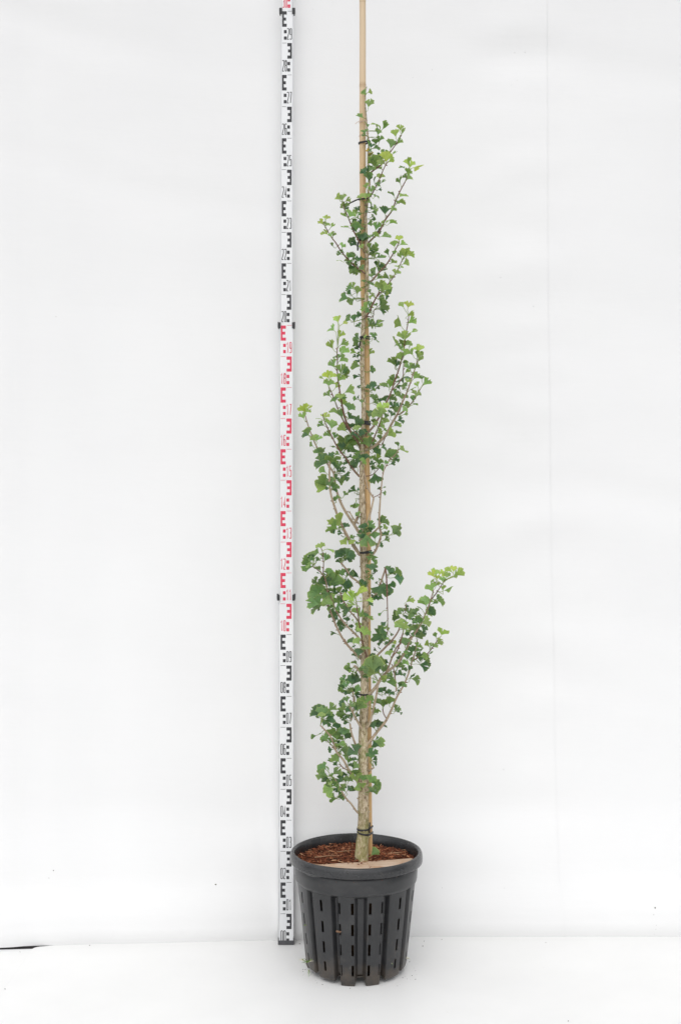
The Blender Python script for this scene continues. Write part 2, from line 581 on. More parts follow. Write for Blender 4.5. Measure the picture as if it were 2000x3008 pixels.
rb.add(v, f, c)
tag(rb.build("root_ball", M['soil']), "dark brown soil root ball showing through the pot slots", "soil")

# bark mulch: one bed of shredded chips
random.seed(5)
mb = MB()
MZ = 0.329
def mulch_h(x, y):
    r = math.hypot(x, y)
    h = MZ + 0.006 * noise.noise(Vector((x * 16, y * 16, 1))) + 0.003 * noise.noise(Vector((x * 40, y * 40, 4)))
    h += 0.007 * math.exp(-((r - 0.03) / 0.03) ** 2) - 0.004 * max(0, (r - 0.13) / 0.04)
    fr = (-0.019 + 0.281 * (x - 0.01)) - y          # under the piece of wood at the front
    h -= 0.012 * min(1, max(0, (fr + 0.012) / 0.024))
    return h
nr, na = 26, 80
v, f, c = [], [], []
for i in range(nr + 1):
    r = 0.1822 * i / nr
    for k in range(na):
        a = 2 * math.pi * k / na
        x, y = r * math.cos(a), r * math.sin(a)
        v.append((PC.x + x, PC.y + y, mulch_h(x, y) - 0.003))
        t = 0.5 + 0.5 * noise.noise(Vector((x * 60, y * 60, 0)))
        c.append((0.09 + 0.07 * t, 0.030 + 0.022 * t, 0.014 + 0.012 * t))
for i in range(nr):
    for k in range(na):
        f.append((i * na + k, i * na + (k + 1) % na, (i + 1) * na + (k + 1) % na, (i + 1) * na + k))
mb.add(v, f, c)
PAL = [(0.17, 0.052, 0.026), (0.23, 0.075, 0.036), (0.31, 0.115, 0.055), (0.10, 0.032, 0.018), (0.42, 0.20, 0.10), (0.06, 0.024, 0.015), (0.52, 0.30, 0.17)]
PW = [5, 6, 4, 4, 1.6, 3, 0.8]
def chip(x, y, L, W, T, an, ti, col, ro=0.0, dz=0.0):
    ca, sa = math.cos(an), math.sin(an)
    u = Vector((ca * math.cos(ti), sa * math.cos(ti), math.sin(ti)))
    w = Vector((-sa, ca, 0)); nn = u.cross(w)
    w2 = w * math.cos(ro) + nn * math.sin(ro); n2 = u.cross(w2)
    o = Vector((PC.x + x, PC.y + y, mulch_h(x, y) + dz))
    vv = []
    for sx, k in ((-1, random.uniform(.3, .9)), (0, 1.0), (1, random.uniform(.15, .7))):
        off = w2 * random.uniform(-.35, .35) * W
        for a, b in ((-1, -1), (1, -1), (1, 1), (-1, 1)):
            vv.append(o + u * (sx * L / 2) + w2 * (a * W / 2 * k) + n2 * (b * T / 2 * k) + off)
    ff = [(0, 3, 2, 1), (8, 9, 10, 11)]
    for s in (0, 4):
        ff += [(s + i, s + (i + 1) % 4, s + 4 + (i + 1) % 4, s + 4 + i) for i in range(4)]
    j = random.uniform(.75, 1.25)
    mb.add(vv, ff, tuple(q * j for q in col))
for _ in range(3600):
    r = 0.1805 * math.sqrt(random.random()); a = random.uniform(0, 6.283)
    L = random.choice([0.006, 0.009, 0.012, 0.016, 0.022]) * random.uniform(.7, 1.3)
    chip(r * math.cos(a), r * math.sin(a), L, random.uniform(.0012, .0042), random.uniform(.0008, .002),
         random.uniform(0, 6.283), random.gauss(0, .32), random.choices(PAL, PW)[0], random.uniform(-.8, .8), random.uniform(-0.002, 0.004))
for x0, y0, L, an in [(-0.07, 0.025, 0.10, .12), (-0.10, 0.005, 0.055, .3), (-0.115, -0.052, 0.04, -.6), (-0.05, -0.035, 0.03, 2.5), (0.12, 0.055, 0.045, .2), (0.03, 0.085, 0.05, -.2), (-0.03, 0.06, 0.06, .25)]:
    chip(x0, y0, L, .0035, .0016, an, .02, (0.40, 0.24, 0.14), .1, 0.005)
for _ in range(110):                             # crumbs spilled over the piece of wood
    x = random.uniform(-0.13, 0.15)
    y = -math.sqrt(0.170 ** 2 - x * x) + abs(random.gauss(0, .014))
    if y > -0.03 + 0.281 * x: continue
    top = 0.3287 - 0.0035 * (x + 0.10) / 0.27
    chip(x, y, random.uniform(.003, .010), random.uniform(.0012, .003), .0009, random.uniform(0, 6.283), 0, random.choices(PAL, PW)[0], 0, top - mulch_h(x, y))
tag(mb.build("bark_mulch", M['mulch'], smooth=False), "layer of shredded red-brown bark mulch covering the soil in the pot", "mulch", kind="stuff")

# pale wooden offcut lying on the mulch along the front rim
cl, cr = Vector((-0.150, -0.064)), Vector((0.1700, 0.026))
out = [cl + (cr - cl) * (k / 10) + Vector((0, 0.0015 * math.sin(k * 2.1))) for k in range(11)]
a0 = math.atan2(cr.y, cr.x); a1 = math.atan2(cl.y, cl.x) - 2 * math.pi
if a1 > a0: a1 -= 2 * math.pi
a1 = math.atan2(cl.y, cl.x)                    # lower arc: from a1 (left) clockwise through the front to a0
arc = []
aL, aR = a1 % (2 * math.pi), a0 % (2 * math.pi) + 2 * math.pi
for k in range(1, 28):
    a = aR + (aL - aR) * k / 28
    arc.append(Vector((0.1735 * math.cos(a), 0.1735 * math.sin(a))))
out = out + arc
nn = len(out)
def off_z(p): return 0.3210 - 0.0035 * (p.x + 0.10) / 0.27
vt = [(PC.x + p.x, PC.y + p.y, off_z(p) + 0.007) for p in out]
vb = [(PC.x + p.x, PC.y + p.y, off_z(p) - 0.004) for p in out]
ow = link("wooden_offcut", vt + vb, [tuple(range(nn)), tuple(range(2 * nn - 1, nn - 1, -1))] + [(i, i + nn, (i + 1) % nn + nn, (i + 1) % nn) for i in range(nn)], M['wood'], smooth=False)
bevel(ow, 0.0012)
tag(ow, "pale curved piece of wood lying on the mulch along the front rim", "wood")

# ------------------------------------------------------------------ measuring staff
SD = 3.888                                     # depth of the lowest section's face
LINE = [2776, 2684.2, 2592.3, 2500.7, 2409.3, 2318.4, 2227.4, 2136.3, 2045.4, 1955, 1864.2, 1773.5, 1683, 1592.3, 1501.2, 1410.5,
        1319.6, 1229.2, 1138.1, 1047, 956, 865.4, 773.5, 682.4, 590.3, 498.4, 406, 313.4, 220, 126.3, 32.9, -62, -156]
def line_z(i, d): return CAM_Z - (LINE[i] - CY) / FPX * d
SX0 = px2m(840.3 - CX, SD)
SX1 = px2m(843.4 - CX, SD)
def staff_x(z): return SX0 + (SX1 - SX0) * max(0, z - 1.6) / 1.35
staff = empty("measuring_staff", (SX0, SD, 0))
tag(staff, "tall white telescopic measuring staff with black and red numerals beside the pot", "measuring staff")
SECT = [(0.0, 1.0885, 0.0243, 0.0175, 0.0), (1.083, 1.9760, 0.0226, 0.0175, 0.0022), (1.971, 2.9785, 0.0203, 0.0155, 0.0044), (2.974, 3.25, 0.0182, 0.0150, 0.0066)]
def arc_pts(cx, cy, rx, ry, a0, a1, n=9):
    return [(cx + rx * math.cos(R(a0 + (a1 - a0) * i / n)), cy + ry * math.sin(R(a0 + (a1 - a0) * i / n))) for i in range(n + 1)]
def digit_paths(ch, q):
    """centre lines of a condensed numeral in a unit box; q = height of a round end"""
    A = arc_pts
    if ch == '0': return [A(.5, 1 - q, .5, q, 0, 180) + A(.5, q, .5, q, 180, 360) + [(1, 1 - q)]]
    if ch == '1': return [[(.05, .80), (.55, 1.0), (.55, 0)]]
    if ch == '2': return [A(.5, 1 - q, .5, q, 180, 0) + [(1, .68), (.9, .58), (.06, .12), (.03, 0), (1, 0)]]
    if ch == '3': return [A(.5, 1 - q, .5, q, 180, 0) + [(1, .62), (.78, .54), (.45, .53)], [(.45, .53), (.8, .51), (1, .42)] + [(1, q)] + A(.5, q, .5, q, 0, -180)]
    if ch == '4': return [[(.74, 0), (.74, 1), (.0, .24), (1.05, .24)]]
    if ch == '5': return [[(1, 1), (.08, 1), (.04, .52), (.3, .62)] + A(.5, .62 - q, .5, q, 90, 0) + [(1, q)] + A(.5, q, .5, q, 0, -180)]
    if ch == '6': return [A(.5, 1 - q, .5, q, 0, 180) + A(.5, q, .5, q, 180, 360) + A(.5, .58 - q, .5, q, 0, 180)]
    if ch == '7': return [[(.0, 1), (1, 1), (.35, 0)]]
    if ch == '8': return [A(.5, 1 - q, .46, q, -90, 270, 18)[:1] + A(.5, 1 - q, .46, q, 0, 180) + A(.5, .54 + q, .46, q, 180, 360) + [(.96, 1 - q)],
                          A(.5, .54 - q, .5, q, 0, 180) + A(.5, q, .5, q, 180, 360) + [(1, .54 - q)]]
    if ch == '9': return [A(.5, q, .5, q, 180, 360) + A(.5, 1 - q, .5, q, 0, 180) + A(.5, .42 + q, .5, q, 180, 360)]
def ribbon(mb, pts, w, y, T=0.0003):
    n = len(pts); L, Rr = [], []
    for i in range(n):
        a = pts[max(i - 1, 0)]; b = pts[min(i + 1, n - 1)]; p = pts[i]
        d1 = Vector((p[0] - a[0], p[1] - a[1])); d2 = Vector((b[0] - p[0], b[1] - p[1]))
        if d1.length < 1e-9: d1 = d2.copy()
        if d2.length < 1e-9: d2 = d1.copy()
        d1.normalize(); d2.normalize()
        t = d1 + d2
        if t.length < 1e-6: t = d2
        t.normalize(); nm = Vector((-t.y, t.x))
        k = 1 / max(0.55, nm.dot(Vector((-d2.y, d2.x))))
        L.append((p[0] + nm.x * w / 2 * k, y, p[1] + nm.y * w / 2 * k)); Rr.append((p[0] - nm.x * w / 2 * k, y, p[1] - nm.y * w / 2 * k))
    mb.add(L + Rr, [(n + i, n + i + 1, i + 1, i) for i in range(n - 1)])
def rect(mb, x0, x1, z0, z1, y):
    mb.add([(x0, y, z0), (x1, y, z0), (x1, y, z1), (x0, y, z1)], [(0, 1, 2, 3)])

sections = []
for i, (z0, z1, hw, pw, dy) in enumerate(SECT):
    sb = MB()
    y = SD + dy
    x0 = staff_x(z0); x1 = staff_x(z1)
    for (a, b, yf, yb, mi) in ((-hw, -hw + 0.0028, y - 0.0006, y + 0.018 - dy, 1), (hw - 0.0028, hw, y - 0.0006, y + 0.018 - dy, 1), (-hw + 0.0027, hw - 0.0027, y + 0.0004, y + 0.016 - dy, 0)):
        v = [(x0 + a, yf, z0), (x0 + b, yf, z0), (x0 + b, yb, z0), (x0 + a, yb, z0), (x1 + a, yf, z1), (x1 + b, yf, z1), (x1 + b, yb, z1), (x1 + a, yb, z1)]
        sb.add(v, [(0, 3, 2, 1), (4, 5, 6, 7), (0, 1, 5, 4), (1, 2, 6, 5), (2, 3, 7, 6), (3, 0, 4, 7)], None, mi)
    o = sb.build("section", None, staff, smooth=False, mats=[M['staff'], M['rail']])
    bevel(o, 0.0006, 2)
    sections.append(o)

def sect_of(dm): return 0 if dm < 11 else 1 if dm < 20 else 2 if dm < 30 else 3
for dm in range(0, 32):
    k = sect_of(dm)
    z0s, z1s, hw, pw, dy = SECT[k]
    yf = SD + dy
    za, zb = line_z(dm, yf), line_z(dm + 1, yf)
    h = zb - za
    cx = staff_x(za)
    ink = M['ink_red'] if (10 <= dm < 20 or dm >= 30) else M['ink_black']
    yp = yf + 0.0001
    left_digits = dm % 2 == 0                   # even decimetres: numeral on the left, E on the right
    s = 1 if left_digits else -1                # side of the E: +1 right
    sec = sections[k]
    # E block: spine on the outer edge, prongs towards the middle
    eb = MB()
    xo, xi, sp = cx + s * pw, cx + s * 0.0012, cx + s * (pw - 0.0055)
    def rr(a, b, c, d): rect(eb, min(a, b), max(a, b), za + c * h, za + d * h, yp)
    rr(sp, xo, .51, 1.0)
    rr(xi, sp, .51, .608); rr(xi + s * 0.002, sp, .705, .80); rr(xi, sp, .895, 1.0)
    eb.build("scale_block", ink, sec, smooth=False)
    # two centimetre blocks
    for c0, c1 in ((.105, .208), (.305, .408)):
        qb = MB()
        rect(qb, min(cx + s * 0.0012, cx + s * 0.0100), max(cx + s * 0.0012, cx + s * 0.0100), za + c0 * h, za + c1 * h, yp)
        qb.build("centimetre_block", ink, sec, smooth=False)
    tb = MB()
    xa, xb = sorted((cx - s * pw, cx - s * 0.002))
    rect(tb, xa, xb, zb - 0.0006, zb + 0.0006, yp)
    tb.build("decimetre_line", ink, sec, smooth=False)
    nb = MB()
    dh = 0.338 * h; dw = pw * 0.305; st = 0.0024; adv = dw + st + 0.0013
    xs = cx - s * pw
    xL = xs if s > 0 else xs - (dw + adv + st)
    for j, ch in enumerate("%02d" % dm):
        ox = xL + st / 2 + j * adv
        for path in digit_paths(ch, 0.5 * dw / dh):
            ribbon(nb, [(ox + px * dw, za + .118 * h + py * dh) for px, py in path], st, yp)
    nb.build("numeral", ink, sec, smooth=False)
for zc, k in ((CAM_Z - (1755.5 - CY) / FPX * SD, 0), (CAM_Z - (955.5 - CY) / FPX * SD, 1), (CAM_Z - (31 - CY) / FPX * SD, 2)):
    hw = SECT[k][2]; dy = SECT[k][4]
    for s in (-1, 1):
        cb = MB()
        cx = staff_x(zc)
        a, b = sorted((cx + s * (hw - 0.0042), cx + s * (hw + 0.0042)))
        cb.box((a, SD + dy - 0.0045, zc - 0.0095), (b, SD + 0.020, zc + 0.0095))
        cb.box((min(cx + s * (hw + 0.001), cx + s * (hw + 0.0052)), SD + dy + 0.002, zc - 0.0065), (max(cx + s * (hw + 0.001), cx + s * (hw + 0.0052)), SD + 0.015, zc + 0.0120))
        bevel(cb.build("clamp", M['clamp'], staff, smooth=False), 0.0014, 3)
fb = MB()
fb.box((SX0 - 0.0256, SD - 0.0030, 0.0), (SX0 + 0.0256, SD + 0.0195, 0.0052))
fb.box((SX0 - 0.0228, SD - 0.0022, 0.0050), (SX0 + 0.0228, SD + 0.0190, 0.0135))
fb.box((SX0 - 0.0254, SD - 0.0022, 0.0050), (SX0 - 0.0226, SD + 0.0190, 0.0230))
fb.box((SX0 + 0.0226, SD - 0.0022, 0.0050), (SX0 + 0.0254, SD + 0.0190, 0.0230))
bevel(fb.build("foot", M['foot'], staff, smooth=False), 0.001, 2)

# ------------------------------------------------------------------ tree: trunk, cane, branches, leaves
random.seed(23)
CROP = dict(A=(900, 240, .2296), B=(900, 530, .2296), C=(900, 800, .2296), D=(870, 1060, .2551), E=(870, 1300, .2296),
            F=(870, 1570, .2296), G=(1080, 1640, .19133), H=(960, 1800, .2296), I=(880, 2040, .2296), J=(800, 2040, .38265))
def src(k, x, y):
    ox, oy, s = CROP[k]
    return ox + x * s, oy + y * s

TD = 3.690
TRUNK = [(1060, 2545, 47), (1061.5, 2518, 40), (1064, 2480, 36), (1067, 2453, 34), (1067.5, 2400, 32.5), (1067, 2350, 32.5), (1067, 2300, 31), (1066.5, 2215, 29),
         (1066.5, 2150, 26.5), (1070, 2060, 25), (1071, 2000, 24), (1070.5, 1940, 22), (1072, 1860, 21), (1073.5, 1800, 20.5), (1074, 1760, 20),
         (1069, 1680, 21), (1067.5, 1630, 21), (1065.5, 1580, 19.5), (1066, 1510, 16.5), (1063, 1440, 16), (1063, 1390, 14.5), (1064.5, 1300, 13.5),
         (1068, 1205, 13.5), (1064.5, 1090, 13), (1065, 1000, 12.5), (1067.5, 940, 12), (1073, 905, 12), (1077, 858, 12), (1078, 811, 11.5), (1077, 760, 11),
         (1076, 713, 10.5), (1074, 660, 9.5), (1074, 625, 9), (1080, 580, 7.5), (1085, 535, 6.5), (1082.5, 510, 6.2), (1081, 460, 6), (1083, 424, 5.8), (1079.5, 394, 5.2),
         (1077, 368, 5), (1075.5, 348, 4.6), (1072.5, 311, 4), (1073, 286, 3.4), (1073, 265, 2.4)]
def trunk_depth(y): return TD - (0.004 if y < 560 else 0)
tp = [P(x, y, trunk_depth(y)) for x, y, w in TRUNK]
tr = [(px2m(w, TD) / 2,) for x, y, w in TRUNK]
tree = empty("ginkgo_tree", (tp[0].x, TD, 0.33))
tag(tree, "slender young ginkgo tree with fan-shaped green leaves growing in the black pot", "tree")
tps, trs = catmull(tp, tr, 0.010)
trs = [q[0] for q in trs]
v, f = tube(tps, trs, 14, wob=0.075, seed=2)
tmb = MB().add(v, f)
for _ in range(75):                              # spur stubs and bark swellings
    i = random.randrange(6, int(len(tps) * .8))
    p, r = tps[i], trs[i]
    a = random.uniform(-2.9, -0.2)
    d = Vector((math.cos(a), math.sin(a), 0.35)).normalized()
    L = random.uniform(0.003, 0.006); k = random.uniform(0.0018, 0.0034)
    v, f = tube([p + d * r * 0.75, p + d * (r + L * .5), p + d * (r + L)], [k * 1.4, k, k * .6], 6)
    tmb.add(v, f)
trunk = tmb.build("trunk", M['bark'], tree)

CANE = [(1085.5, 2530), (1083, 2400), (1081.5, 2155), (1079, 1850), (1080, 1600), (1077, 1400), (1076, 1200), (1077, 1090), (1075, 1000), (1070, 900), (1067.5, 820), (1066.5, 700),
        (1065.5, 560), (1065, 400), (1065, 250), (1065.2, 100), (1064.8, 0), (1064.8, -90)]
def cane_depth(y): return 3.7055 + 0.012 * max(0, min(1, (y - 400) / 2100))
cp = [P(x, y, cane_depth(y)) for x, y in CANE]
cw = [(px2m(w, 3.71) / 2,) for w in (19.5, 19.5, 19.5, 19.5, 19.5, 19.5, 19.2, 19, 19, 18.8, 18.8, 18.6, 18.8, 19, 19, 18.8, 18.6, 18.4)]
cps, cws = catmull(cp, cw, 0.012)
cws = [q[0] for q in cws]
NODES = [CAM_Z - (y - CY) / FPX * 3.708 for y in (3, 252, 511, 765, 1020, 1262, 1488, 1730, 1965, 2205, 2440)]
rings, rr_, ct = [], [], []
for p, r in zip(cps, cws):
    rings.append(p); rr_.append(r)
pts2, rad2 = [], []
for i in range(len(rings) - 1):
    pts2.append(rings[i]); rad2.append(rr_[i])
    for zn in NODES:
        if rings[i].z < zn <= rings[i + 1].z:
            for dz, k in ((-0.0045, 1.0), (-0.0026, 1.05), (-0.0012, 1.05), (0.0, 0.965), (0.0012, 1.07), (0.0032, 1.04), (0.0055, 1.0)):
                t = (zn + dz - rings[i].z) / (rings[i + 1].z - rings[i].z)
                pts2.append(rings[i].lerp(rings[i + 1], t)); rad2.append(rr_[i] * k)
pts2.append(rings[-1]); rad2.append(rr_[-1])
order = sorted(range(len(pts2)), key=lambda i: pts2[i].z)
pts2 = [pts2[i] for i in order]; rad2 = [rad2[i] for i in order]
v, f = tube(pts2, rad2, 20)
c = []
for p in pts2:
    d = min(abs(p.z - zn) for zn in NODES)
    t = (0.62, 0.55, 0.50) if d < 0.0008 else (1.08, 1.06, 1.04) if d < 0.0026 else (0.86, 0.83, 0.80) if d < 0.006 else (1, 1, 1)
    c += [t] * 20
cane = MB().add(v, f, c).build("bamboo_cane", M['cane'])
tag(cane, "straight bamboo cane staking the tree and rising above its top out of frame", "cane")

# branches: crop, points from base to tip, width at base, width at tip (photo pixels), depth at base, depth change at the tip, age (1 = old grey wood)
BR = [
 ('A', [(812, 1170), (870, 1125), (930, 1085), (1000, 1010), (1065, 910), (1150, 790), (1215, 680)], 5, 2.6, 0, -.02, .3),
 ('B', [(745, 330), (760, 280), (790, 235), (840, 170), (880, 90), (910, 40), (935, -20), (965, -95), (1010, -195), (1045, -245)], 4.5, 2.6, -.01, -.06, .3),
 ('B', [(770, 830), (795, 795), (860, 730), (930, 655), (1010, 500), (1090, 390), (1150, 240), (1215, 100), (1270, 0), (1290, -70), (1310, -160)], 6, 2.8, 0, .03, .35),
 ('B', [(750, 930), (715, 870), (680, 795), (640, 720), (605, 650), (560, 540), (520, 440), (485, 365), (468, 270)], 5.5, 2.6, 0, -.04, .35),
 ('B', [(755, 1195), (735, 1180), (640, 1110), (530, 1010), (440, 900), (370, 790), (310, 715), (240, 590), (212, 545)], 5.5, 2.4, 0, -.03, .35),
 ('C', [(770, 170), (800, 125), (840, 105), (920, 10), (1010, -85), (1070, -175), (1125, -270), (1165, -345), (1180, -400)], 7, 2.6, -.004, .02, .5),
 ('C', [(740, 595), (765, 560), (800, 515), (850, 400), (905, 300), (930, 250)], 6, 4, -.01, -.05, .4),
 ('C', [(905, 300), (960, 245), (1000, 200), (1060, 130), (1110, 60), (1160, -20), (1205, -115), (1240, -190)], 4, 2.4, -.045, .03, .3),
 ('C', [(770, 560), (850, 570), (858, 500), (866, 480)], 3.5, 2.5, .01, .02, .4),
 # upper middle: left
 ('D', [(745, 1035), (720, 950), (690, 910), (630, 815), (590, 740), (560, 650), (530, 520), (500, 340), (480, 200), (473, 100), (475, 20), (470, -90), (475, -160)], 8, 2.6, 0, -.05, .35),
 ('D', [(690, 910), (620, 815), (560, 720), (490, 580), (430, 420), (370, 285)], 6, 2.6, -.01, -.01, .35),
 ('E', [(810, 435), (730, 345), (640, 205), (540, 80), (455, -80), (390, -210), (345, -330), (338, -370)], 7, 2.6, 0, -.03, .4),
 ('E', [(835, 1190), (790, 1130), (740, 1050), (660, 930), (580, 790), (510, 590), (480, 390), (455, 350), (320, 160), (255, 40), (200, -90), (150, -230), (108, -370), (90, -440)], 10, 2.6, 0, .03, .8),
 ('E', [(815, 1440), (740, 1320), (680, 1240), (610, 1110), (545, 970), (500, 850), (440, 640), (425, 430), (430, 240)], 10, 5, 0, -.06, .9),
 ('E', [(740, 1050), (790, 940), (815, 800), (815, 660)], 10, 5, .012, .02, .9),
 ('E', [(795, 1035), (740, 985), (700, 920), (680, 880)], 5, 3.5, -.01, -.03, .9),
 # upper middle: right
 ('E', [(890, 1050), (920, 1000), (960, 850), (990, 710), (975, 690), (920, 590), (880, 430), (862, 350)], 7, 4, -.022, -.012, .85),
 ('E', [(990, 700), (1070, 660), (1090, 610)], 2.5, 2, -.03, .02, .4),
 ('F', [(925, 290), (960, 270), (1010, 215), (1060, 100), (1085, 0), (1066, -85), (1060, -180), (1070, -370), (1085, -570), (1110, -780), (1150, -880), (1200, -960), (1285, -1045), (1308, -1110)], 8, 2.4, .006, -.02, .85),
 ('E', [(900, 1230), (950, 1185), (1050, 1090), (1075, 1020)], 6, 5, .006, -.012, .9),
 ('E', [(880, 430), (960, 420), (1020, 370), (1065, 320)], 3, 2, .0, .02, .3),
 ('D', [(790, 1030), (850, 1010), (930, 960), (1030, 850), (1100, 720), (1160, 620), (1220, 480), (1270, 370), (1330, 200), (1385, 30), (1405, -20)], 9.5, 2.6, -.006, -.05, .75),
 ('D', [(1160, 620), (1200, 610), (1280, 540), (1360, 440), (1430, 320), (1460, 270)], 4.5, 2.2, -.04, .0, .3),
 ('D', [(800, 860), (850, 800), (900, 740), (980, 600), (1085, 375), (1130, 240), (1180, 100), (1215, -20), (1240, -80), (1245, -200), (1265, -330), (1285, -430), (1295, -520)], 7, 2.6, .0, .03, .45),
 ('D', [(1100, 340), (1150, 290), (1225, 190), (1232, 100), (1240, -10)], 3.5, 2.4, .015, .02, .3),
 ('D', [(830, 1010), (860, 960), (890, 900), (930, 800), (970, 690), (1010, 560)], 5, 2.6, -.02, -.07, .35),
 ('D', [(940, 960), (980, 970), (1020, 890), (1045, 850)], 3.5, 2.4, -.02, .0, .3),
 ('E', [(890, 60), (840, -30), (760, -130), (690, -200)], 4, 2.2, -.012, -.06, .35),
 # middle
 ('F', [(835, 275), (800, 240), (740, 170), (680, 60), (630, 0), (605, -60)], 8, 5, 0, -.05, .8),
 ('F', [(825, 640), (770, 590), (700, 540), (630, 430), (570, 360)], 7, 4.5, -.004, -.05, .8),
 ('F', [(820, 1560), (720, 1480), (620, 1370), (520, 1190), (430, 960), (400, 820), (395, 700), (370, 560), (320, 490), (245, 430), (210, 410)], 8, 3, -.004, -.06, .7),
 ('F', [(345, 500), (350, 370), (335, 210), (318, 175)], 3.5, 2.2, -.05, -.05, .3),
 ('F', [(830, 1360), (760, 1280), (620, 1140), (530, 1010), (480, 900), (440, 780)], 7, 3.5, -.006, -.05, .75),
 ('F', [(845, 1230), (780, 1090), (690, 985), (640, 900), (600, 850), (560, 740)], 6, 3.5, .006, -.03, .7),
 ('F', [(915, 1600), (870, 1460), (835, 1310), (800, 1090), (775, 920), (770, 860)], 5.5, 3, -.018, -.055, .25),
 ('F', [(930, 890), (990, 810), (1060, 670), (1120, 500), (1145, 418)], 7, 5, .0, -.02, .8),
 ('F', [(1140, 440), (1150, 520), (1156, 600), (1162, 800), (1168, 1000), (1168, 1180), (1165, 1290)], 5, 2.2, -.025, -.045, .1),
 # lower right
 ('H', [(530, 1045), (570, 1015), (640, 930), (700, 830), (790, 740), (900, 650), (1000, 500), (1070, 340), (1110, 285), (1180, 180), (1240, 60), (1300, -80), (1340, -210), (1360, -290)], 10.5, 3, -.006, -.05, .75),
 ('H', [(1300, -80), (1320, -150), (1390, -240), (1450, -330), (1505, -420)], 4, 2.4, -.04, .0, .3),
 ('H', [(540, 680), (590, 610), (660, 530), (740, 450), (850, 330), (920, 220), (945, 120)], 7.5, 4, .004, .03, .7),
 ('H', [(740, 780), (780, 720), (840, 560), (900, 480), (960, 300), (985, 200)], 5, 3.5, -.03, -.06, .5),
 ('H', [(800, 660), (870, 480), (930, 400), (1050, 330), (1085, 300)], 5, 3.5, .0, .0, .6),
 ('H', [(890, 1000), (870, 830), (850, 700), (830, 660)], 5, 3, .0, -.02, .7),
 ('I', [(850, 640), (880, 620), (990, 480), (1100, 340), (1180, 180), (1245, 30), (1330, -120), (1400, -290), (1435, -420), (1480, -560), (1500, -690)], 9.5, 3, -.002, .01, .85),
 ('I', [(1435, -420), (1510, -470), (1628, -516), (1728, -646), (1800, -740)], 4, 2.4, .02, .02, .3),
 ('I', [(850, 430), (890, 380), (920, 280), (960, 100), (990, -40), (1002, -175)], 8, 5.5, -.016, -.065, .9),
 ('I', [(1105, 300), (1075, 250), (1060, 190)], 3.5, 3, -.0, -.02, .5),
 # lower left
 ('H', [(455, 800), (440, 770), (400, 725), (360, 680), (345, 690)], 9, 6, -.004, -.03, .9),
 ('H', [(440, 590), (400, 560), (330, 480), (270, 420), (220, 340)], 8, 6, .0, -.03, .8),
 ('I', [(805, 440), (780, 410), (700, 270), (650, 160), (640, 120)], 8, 5, -.008, -.05, .9),
 ('I', [(780, 770), (755, 730), (700, 600), (660, 480), (645, 375)], 8, 5, -.004, -.03, .9),
 ('I', [(660, 330), (690, 180), (690, 30), (680, -40)], 5, 4, .0, -.01, .8),
 ('I', [(690, 190), (705, 120), (705, 25)], 3, 2.5, .0, .01, .8),
 ('I', [(770, 1180), (720, 1080), (640, 980), (560, 840), (470, 730), (440, 640), (390, 530), (320, 450), (265, 395)], 9, 4, -.004, -.05, .85),
 ('I', [(470, 730), (410, 650), (350, 590)], 4, 2.6, -.03, -.01, .6),
 ('I', [(620, 970), (560, 940), (510, 890)], 4, 3, -.02, -.01, .6),
 ('J', [(665, 915), (640, 890), (605, 840), (560, 790), (520, 720), (480, 650)], 6.5, 3.5, -.004, -.05, .85),
 ('G', [(575, 835), (580, 780), (590, 690)], 3, 2, -.03, -.01, .3),
 ('I', [(880, 980), (920, 955), (950, 935)], 7, 4.5, .0, -.01, .95),
]
OLD, OLD2, YNG = Vector((.46, .37, .265)), Vector((.33, .25, .165)), Vector((.165, .085, .06))
SAMPLES = []                                      # (x, y, depth) along every branch, in photograph pixels
for k, pts, w0, w1, d0, dd, age in BR:
    q = [src(k, *p) for p in pts]
    L = [0.0]
    for a, b in zip(q, q[1:]): L.append(L[-1] + math.hypot(b[0] - a[0], b[1] - a[1]))
    pv, rv = [], []
    for (x, y), l in zip(q, L):
        t = l / L[-1]
        d = TD + d0 + dd * (t ** 0.9)
        pv.append(P(x, y, d)); rv.append((px2m(w0 + (w1 - w0) * t ** 0.8, d) / 2, t, d))
    ps, vs_ = catmull(pv, rv, 0.008)
    sd = random.uniform(0, 50)
    v, f = tube(ps, [q_[0] for q_ in vs_], 7, wob=0.10, seed=sd)
    cols = []
    for p, (r, t, d) in zip(ps, vs_):
        a = max(0, min(1, (age - .35) * 1.9 + .35 - t * 1.1 * (1.25 - age) * 1.3 + .25 * noise.noise(p * 30)))
        o = OLD.lerp(OLD2, .5 + .5 * noise.noise(p * 55 + Vector((sd, 0, 0))))
        cc = YNG.lerp(o, a)
        cols += [tuple(cc)] * 7
        SAMPLES.append((CX + p.x / p.y * FPX, CY - (p.z - CAM_Z) / p.y * FPX, p.y))
    bm_ = MB().add(v, f, cols)
    i = random.randint(2, 4)
    while i < len(ps) - 1:                        # buds and short spurs
        p, r = ps[i], vs_[i][0]
        t = (ps[i + 1] - ps[i - 1]).normalized()
        s = Vector((random.uniform(-1, 1), random.uniform(-.7, .3), random.uniform(-.2, .5)))
        s = (s - t * s.dot(t)).normalized()
        dirn = (s + t * .5).normalized()
        g = random.uniform(.0012, .0019); h = random.uniform(.003, .0058)
        v, f = tube([p + dirn * r * .4, p + dirn * (r + h * .5), p + dirn * (r + h)], [g * 1.25, g, g * .45], 5)
        cc = YNG.lerp(OLD2, random.uniform(.2, .9))
        bm_.add(v, f, tuple(cc))
        i += random.randint(3, 6)
    bm_.build("branch", M['twig'], tree)
NB = len(SAMPLES)
for p in tps[::2]:
    SAMPLES.append((CX + p.x / p.y * FPX, CY - (p.z - CAM_Z) / p.y * FPX, p.y))

